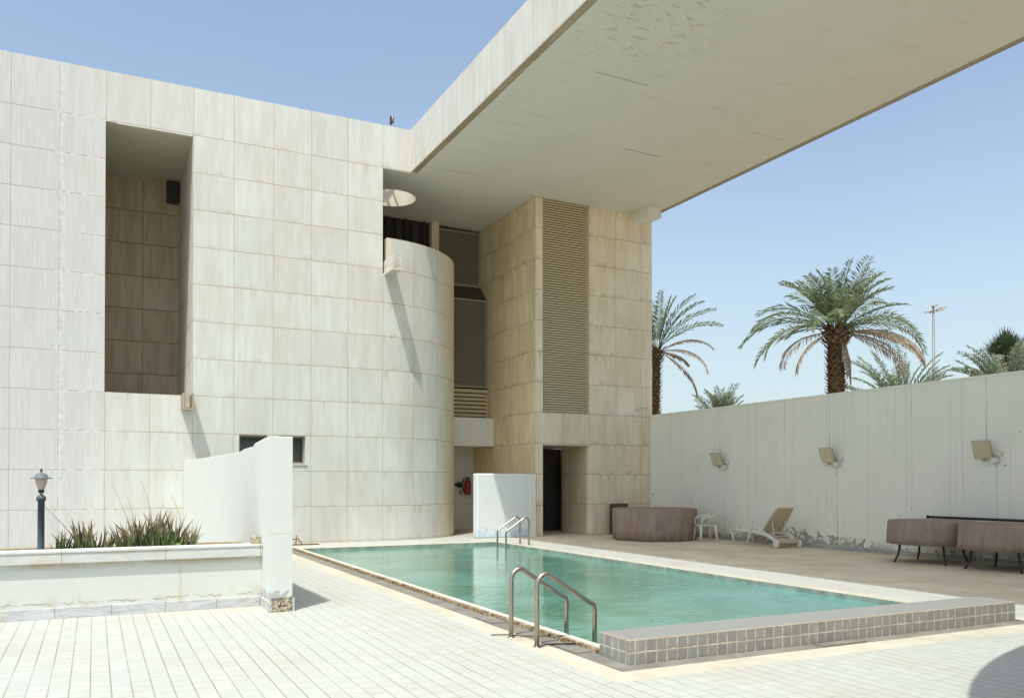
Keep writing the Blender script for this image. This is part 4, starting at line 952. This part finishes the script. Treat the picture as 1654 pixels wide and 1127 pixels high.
def trunk(par, h, r0, r1, seed, name='trunk', bulge=True, lean=0):
    rr = random.Random(seed); f = MB()
    f.tube([(lean * (1 - k / 6), 0, h * k / 6) for k in range(7)], [r0 + (r1 - r0) * k / 6 for k in range(7)], 14)
    step = .115; k = 0; z = .3
    while z < h:
        rad = r0 + (r1 - r0) * z / h
        if bulge and z > h - .7: rad *= 1 + .45 * math.sin(min(1, (z - h + .7) / .7) * 2.4)
        lx = lean * (1 - z / h)
        for m in range(11):
            a = 2 * math.pi * (m / 11) + k * .29 + rr.uniform(-.08, .08); c_, s_ = math.cos(a), math.sin(a)
            b_ = Vector((c_ * rad + lx, s_ * rad, z)); o_ = Vector((c_, s_, .9)).normalized(); sd = Vector((-s_, c_, 0)); w_ = rad * .26
            l = rr.uniform(.10, .17) * (1.5 if z > h - .6 else 1)
            f.add([b_ - sd * w_ - o_ * .02, b_ + sd * w_ - o_ * .02, b_ + o_ * l + sd * w_ * .5 + Vector((c_, s_, 0)) * .03, b_ + o_ * l - sd * w_ * .5 + Vector((c_, s_, 0)) * .03])
        z += step; k += 1
    return f.build(name, M['bark'], par, weld=False)
RT = Vector((math.cos(YAW), -math.sin(YAW), 0))       # picture's rightward direction on the ground
def azim(deg):
    """0 = to the right seen from the court, 90 = away, 180 = left"""
    a = R(deg); fw = Vector((math.sin(YAW), math.cos(YAW), 0)); v_ = RT * math.cos(a) + fw * math.sin(a); return math.atan2(v_.y, v_.x)
def palm(label, x, y, h, r0, r1, greens, deads, seed, L=3.4, fronds_mat='frond', lean=0, ll=.46, n_=48, group='palm trees beyond the wall', wd=1.0):
    t = thing('date_palm', label, 'palm tree', (x, y, -.45), 0, group); rr = random.Random(seed)
    trunk(t, h + .45, r0, r1, seed, lean=lean)
    f = MB()
    for az_, el, l, dr in greens:
        a = azim(az_ + rr.uniform(-4, 4)); frond(f, (math.cos(a) * r1 * .6, math.sin(a) * r1 * .6, h + .45), a, R(el), L * l, R(dr), n_=n_, ll=ll, rng=rr, vee=.45, twist=rr.uniform(-.7, .7), width=wd)
    f.build('crown', M[fronds_mat], t, weld=False)
    if deads:
        f = MB()
        for az_, el, l, dr in deads:
            a = azim(az_); frond(f, (math.cos(a) * r1 * .8, math.sin(a) * r1 * .8, h + .30), a, R(el), L * l, R(dr), n_=n_, ll=ll * .85, rng=rr, vee=-.1, twist=rr.uniform(-.5, .5), width=wd)
        f.build('dry_fronds', M['deadfrond'], t, weld=False)
    return t
g = []
rr = random.Random(21)
for k in range(13): g.append((k * 137.5 % 360, rr.uniform(66, 86), rr.uniform(.72, .92), rr.uniform(20, 50)))
for k in range(13): g.append((k * 137.5 % 360 + 20, rr.uniform(50, 68), rr.uniform(.68, .9), rr.uniform(35, 70)))
g += [(12, 34, 1.0, 38), (3, 24, 1.08, 92), (-10, 16, 1.12, 100), (20, 14, 1.02, 100), (172, 42, .95, 80), (185, 30, 1.12, 95), (165, 22, 1.2, 90), (196, 10, 1.15, 95), (178, 4, 1.1, 85), (150, 32, 1, 80), (255, 30, .8, 80), (285, 38, .8, 70), (230, 20, .95, 85), (310, 20, .95, 80), (60, 26, .9, 60), (110, 24, .9, 60)]
palm('tall date palm with thick trunk and full grey-green crown, centre of the sky', 23.65, 21.69, 7.1, .27, .29, g,
     [(-12, 10, 1.1, 88), (-16, 6, 1.05, 80), (-8, 4, 1.12, 76), (-25, 2, 1.05, 80), (8, 0, .98, 72), (193, -4, .88, 88), (205, -18, .80, 70), (340, -15, .95, 70), (300, -72, .55, 20), (350, -76, .62, 15)], 31, L=2.85, ll=.58, n_=46)
g = [(-5, 80, .85, 25), (4, 70, 1.05, 42), (10, 62, 1.1, 48), (0, 52, 1.12, 52), (-8, 40, 1.1, 62), (30, 76, .9, 10), (200, 76, .9, 15), (170, 62, 1, 30), (185, 45, 1, 40), (90, 70, .95, 20), (270, 72, .9, 20), (240, 55, 1, 40), (150, 30, 1, 60), (120, 50, 1, 40)]
palm('slender date palm half hidden behind the tower, with sparse crown', 19.12, 26.18, 6.75, .12, .15, g, [(2, 34, .95, 85), (-4, 12, .95, 105), (6, -2, .55, 60), (-14, -30, .98, 60), (185, 10, .9, 100), (170, -10, .9, 80)], 32, L=2.35, lean=-.10, ll=.40, n_=50)
def bushy(n_, e0=30, e1=85, l0=.7, l1=1.): return [(k * 137.5 % 360, rr.uniform(e0, e1), rr.uniform(l0, l1), rr.uniform(25, 65)) for k in range(n_)]
palm('small date palm whose two tufts just clear the wall near the tower', 26.67, 31.38, 4.45, .2, .2, bushy(24, 45, 88, .7, 1.05), [], 33, L=1.9, ll=.34, fronds_mat='froggrey')
palm('broad low date palm behind the foot of the tall one', 29.2, 23.5, 4.35, .3, .3, bushy(44, 22, 85, .75, 1.05), [], 34, L=2.9, ll=.40, fronds_mat='froggrey')
palm('dense date palm crown rising above the wall at far right', 29.6, 19.3, 4.5, .3, .3, bushy(54, 22, 85, .75, 1.0), [], 35, L=2.5, ll=.38, fronds_mat='froggrey')
palm('date palm at far right under the dark fan palm', 31.2, 18.6, 4.8, .3, .3, bushy(40, 22, 80, .75, 1.0), [], 36, L=2.4, ll=.38, fronds_mat='froggrey')
# fan palm
fp = thing('fan_palm', 'dark green fan palm behind the far right date palms', 'palm tree', (34.6, 22.6, -.45), 0, 'palm trees beyond the wall')
trunk(fp, 7.3, .22, .25, 44)
f = MB(); rr = random.Random(9)
for k in range(34):
    a = k * 2.39996; el = R(rr.uniform(-25, 85)); d_ = Vector((math.cos(a) * math.cos(el), math.sin(a) * math.cos(el), math.sin(el))); b_ = Vector((0, 0, 7.3)); c_ = b_ + d_ * rr.uniform(.5, .8)
    f.tube([b_, c_], .012, 4, cap=False); sd = d_.cross(Vector((0, 0, 1))).normalized(); up = sd.cross(d_).normalized()
    for m in range(19):
        th_ = R(-95 + 190 * m / 18); v_ = (d_ * math.cos(th_) + sd * math.sin(th_) + up * .15 * math.cos(th_ * 2)).normalized(); l = rr.uniform(.55, .8) * (1 - .25 * abs(th_) / 1.6); q = v_.cross(up).normalized() * .03; un = rr.random()
        f.add([c_, c_ + v_ * l * .55 - q, c_ + v_ * l, c_ + v_ * l * .55 + q], [(un, 0), (un, .5), (un, 1), (un, .5)])
f.build('crown', M['fanleaf'], fp, weld=False)
f = MB()
for k in range(22):
    a = k * 2.4; b_ = Vector((math.cos(a) * .2, math.sin(a) * .2, 7.1)); f.add([b_, b_ + Vector((math.cos(a) * .55, math.sin(a) * .55, -.25)), b_ + Vector((math.cos(a + .3) * .4, math.sin(a + .3) * .4, -1.0))], [(.5, 0)] * 3)
f.build('dry_skirt', M['deadfrond'], fp, weld=False)
# tall floodlight mast
ms = thing('floodlight_mast', 'tall thin mast with a cluster of lamps far beyond the wall', 'light mast', (40.15, 30.22, -.45))
f = MB(); f.tube([(0, 0, 0), (0, 0, 11.1)], [.09, .06], 12); f.build('mast', M['pole'], ms)
f = MB(); f.tube([RT * -.22 + Vector((0, 0, 11.15)), RT * .3 + Vector((0, 0, 11.35))], .04, 6); f.tube([(0, 0, 11.1), (0, 0, 11.5)], .05, 6); f.build('crossarm', M['pole'], ms)
for (a, b_, c_) in ((-.28, 11.12, .3), (.08, 11.45, -.3), (.36, 11.2, .3), (.52, 11.34, 0)):
    f = MB(); f.obox(RT * a + Vector((0, 0, b_ + .1)), RT + Vector((0, 0, .25)), Vector((-RT.y, RT.x, 0)), Vector((0, 0, 1)), .17, .11, .055); f.build('lamp_head', M['lamphouse'], ms, bevel=.02)

# antenna on the roof
an = thing('roof_antenna', 'short grey antenna post on the roof edge by the inner corner', 'antenna', (7.93, 24.0, 11.43))
f = MB(); f.tube([(0, 0, 0), (0, 0, 1.14)], .03, 8); f.tube([(0, 0, .95), (0, 0, 1.14)], .05, 8); f.build('post', M['pole'], an)
f = MB(); f.box(-.08, -.03, -.03, .03, .88, 1.12); f.build('bracket', M['darkmetal'], an)
f = MB(); f.tube([(8.0, F0 + .2, TOP), (8.2, F0 + .15, TOP + .08), (8.4, F0, TOP + .10), (8.6, F0 - .5, TOP + .02), (8.3, 21, TOP)], .008, 5)
tag(f.build('roof_cable', M['darkmetal']), 'thin dark cable looping over the inner corner of the roof edge', 'cable')

# round canopy standing behind the camera; its shadow enters at the lower right
cn = thing('unseen_round_canopy', 'round canopy outside the photo casting the curved shadow at lower right', 'canopy', (8.93, -3.31, 0))
f = MB(); f.lathe([(0, 4.2), (7.5, 4.2), (7.5, 4.45), (0, 4.6)], n=96, smooth=False); f.build('canopy_roof', M['white'], cn)
f = MB(); f.lathe([(.35, 0), (.35, 4.2)], n=24); f.build('column', M['white'], cn)
